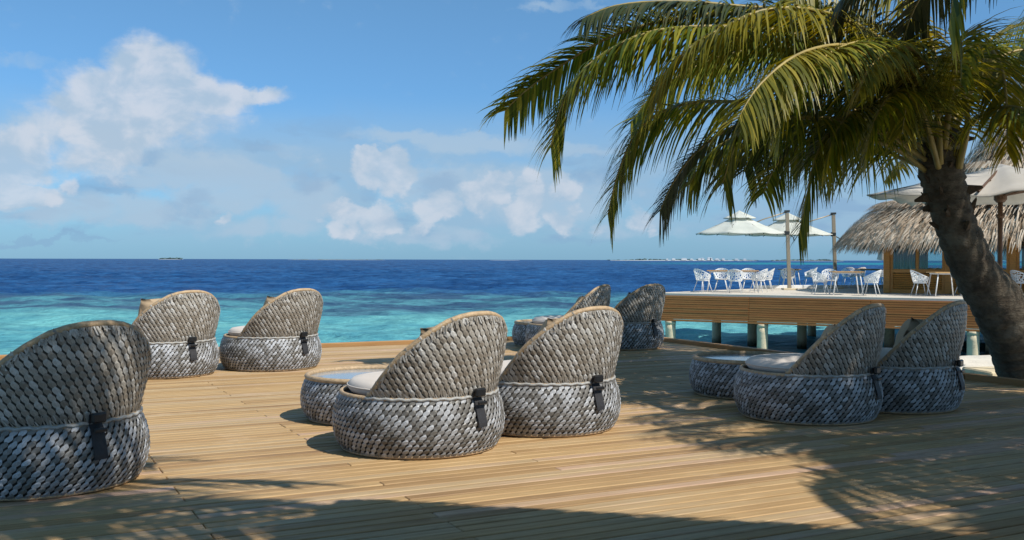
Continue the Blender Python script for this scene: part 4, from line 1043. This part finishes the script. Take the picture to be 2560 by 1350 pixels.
CH = [(6.49, 34.28, -150, 'white perforated armchair at the left end of the first jetty table, nearest the corner'),
 (7.5, 36.12, 75, 'white perforated armchair behind the left half of the first jetty table'),
 (7.43, 33.53, -110, 'white perforated armchair with its back to the camera at the long jetty table'),
 (8.5, 36.2, 80, 'white perforated armchair behind the right half of the first jetty table'),
 (8.42, 34.43, -35, 'white perforated armchair at the right end of the long table, partly hidden'),
 (9.12, 36.25, -8, 'white perforated armchair furthest right at the first jetty table, seen from the side'),
 (10.79, 39.41, -100, 'white perforated armchair half hidden behind the pole of the left umbrella'),
 (12.55, 42.51, -5, 'white perforated armchair standing by itself between the two umbrella poles, facing left'),
 (9.97, 32.56, 175, 'white perforated armchair facing right at the left side of the middle teak table'),
 (10.8, 34.18, 80, 'white perforated armchair just left of the right umbrella pole'),
 (14.44, 43.32, -95, 'white perforated armchair behind the middle teak table, left one of two'),
 (14.92, 43.37, -70, 'white perforated armchair behind the middle teak table, right one of two'),
 (11.24, 31.56, -35, 'white perforated armchair at the right side of the middle teak table, near the terrace edge'),
 (16.1, 44.14, -5, 'white perforated armchair next to the left wall of the thatched pavilion, facing left'),
 (12.7, 31.31, 178, 'white perforated armchair facing right in front of the pavilion windows'),
 (14.27, 31.76, 0, 'white perforated armchair mostly hidden behind the palm trunk, right of the last table'),
 (15.91, 31.52, 200, 'white perforated armchair in shade at the right edge of the photo')]
c0 = None
for x, y, a, lab in CH:
    if c0 is None: c0 = cafe_chair(lab); c0.location = (x, y, PZ); c0.rotation_euler = (0, 0, radians(a)); ccm = childmap(c0)
    else: copy_tree(c0, ccm, (x, y, PZ), radians(a), lab)
for x, y, w, d, a, lab in [(7.62, 34.79, 1.75, 0.8, -12, 'long teak table set with six white chairs at the left end of the jetty'), (11.17, 40.57, 0.75, 0.75, 0, 'small teak table behind the left umbrella pole'), (10.69, 32.23, 0.95, 0.8, -8, 'teak table in front of the right umbrella pole'), (15.13, 42.74, 1.0, 0.8, -8, 'teak table at the back of the terrace beside the pavilion'), (13.31, 31.01, 0.85, 0.75, -2, 'teak table with slanted white legs in front of the pavilion windows')]:
    t = cafe_table(lab, w, d); t.location = (x, y, PZ); t.rotation_euler = (0, 0, radians(a))

# ================================================================== ISLANDS ON THE HORIZON
def island(x0, x1, Y, hs, label, trees, builds, seed, sandh=1.6, cls='leafd'):
    rnd = random.Random(seed); cx = (x0 + x1) / 2; L = x1 - x0
    root = thing('distant_island', (cx, Y, WZ), 0, label, 'island')
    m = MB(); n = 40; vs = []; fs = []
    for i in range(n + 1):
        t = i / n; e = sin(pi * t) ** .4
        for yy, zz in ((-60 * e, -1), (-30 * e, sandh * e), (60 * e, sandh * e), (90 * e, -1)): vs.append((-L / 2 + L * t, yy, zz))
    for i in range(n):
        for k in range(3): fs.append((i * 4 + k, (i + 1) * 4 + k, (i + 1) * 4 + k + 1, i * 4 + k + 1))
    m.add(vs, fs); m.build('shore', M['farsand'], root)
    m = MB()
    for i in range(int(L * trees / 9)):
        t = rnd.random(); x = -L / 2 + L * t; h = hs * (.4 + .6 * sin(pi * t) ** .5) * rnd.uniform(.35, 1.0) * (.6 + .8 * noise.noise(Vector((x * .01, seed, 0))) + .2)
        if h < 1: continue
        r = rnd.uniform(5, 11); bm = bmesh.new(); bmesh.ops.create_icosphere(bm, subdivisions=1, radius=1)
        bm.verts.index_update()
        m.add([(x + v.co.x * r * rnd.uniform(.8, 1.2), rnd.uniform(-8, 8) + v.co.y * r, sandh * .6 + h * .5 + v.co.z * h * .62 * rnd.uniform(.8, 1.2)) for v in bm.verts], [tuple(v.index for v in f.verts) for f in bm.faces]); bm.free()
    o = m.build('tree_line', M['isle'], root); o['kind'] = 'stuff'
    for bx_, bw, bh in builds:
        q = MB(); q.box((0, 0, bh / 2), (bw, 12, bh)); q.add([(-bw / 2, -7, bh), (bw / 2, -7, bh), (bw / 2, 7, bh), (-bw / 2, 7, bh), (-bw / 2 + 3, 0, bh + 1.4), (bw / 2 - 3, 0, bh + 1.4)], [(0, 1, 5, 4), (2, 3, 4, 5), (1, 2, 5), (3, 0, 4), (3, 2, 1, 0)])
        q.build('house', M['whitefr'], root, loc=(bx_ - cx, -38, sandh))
M['farsand'] = mat('hazed_far_shore', color=(.38, .42, .45), rough=1, spec=0)  # distance haze mixed into the sand colour
M['isle'] = mat('hazed_far_trees', color=(.10, .16, .17), rough=1, spec=0)  # blue-grey tint carries the same haze in the tree colour
IY = 4200; k_ = IY / 2520
def ix(px): return (px - 1280) * k_
island(ix(396), ix(455), IY, 9, 'small wooded islet on the left part of the horizon', 2.0, [], 1)
island(ix(715), ix(965), IY, 2.4, 'long flat sandbar on the horizon left of centre', 1.6, [], 2, 1.1)
island(ix(1222), ix(1300), IY, 1.0, 'tiny pale sandbar on the horizon at the centre', .1, [], 5, 1.0)
island(ix(1518), ix(1895), IY, 7.5, 'long inhabited island with white houses on the horizon, left of the umbrellas', 1.3, [(ix(p), w, h) for p, w, h in ((1706, 22, 6), (1725, 12, 4), (1745, 14, 6), (1752, 12, 7), (1768, 14, 9), (1773, 10, 8), (1788, 16, 5), (1803, 10, 6), (1680, 14, 5), (1664, 9, 4), (1836, 14, 4), (1856, 12, 4))], 3, 3.0)
island(ix(1925), ix(2110), IY * 1.0, 9, 'wooded island on the horizon behind the umbrella poles', 1.6, [], 4)
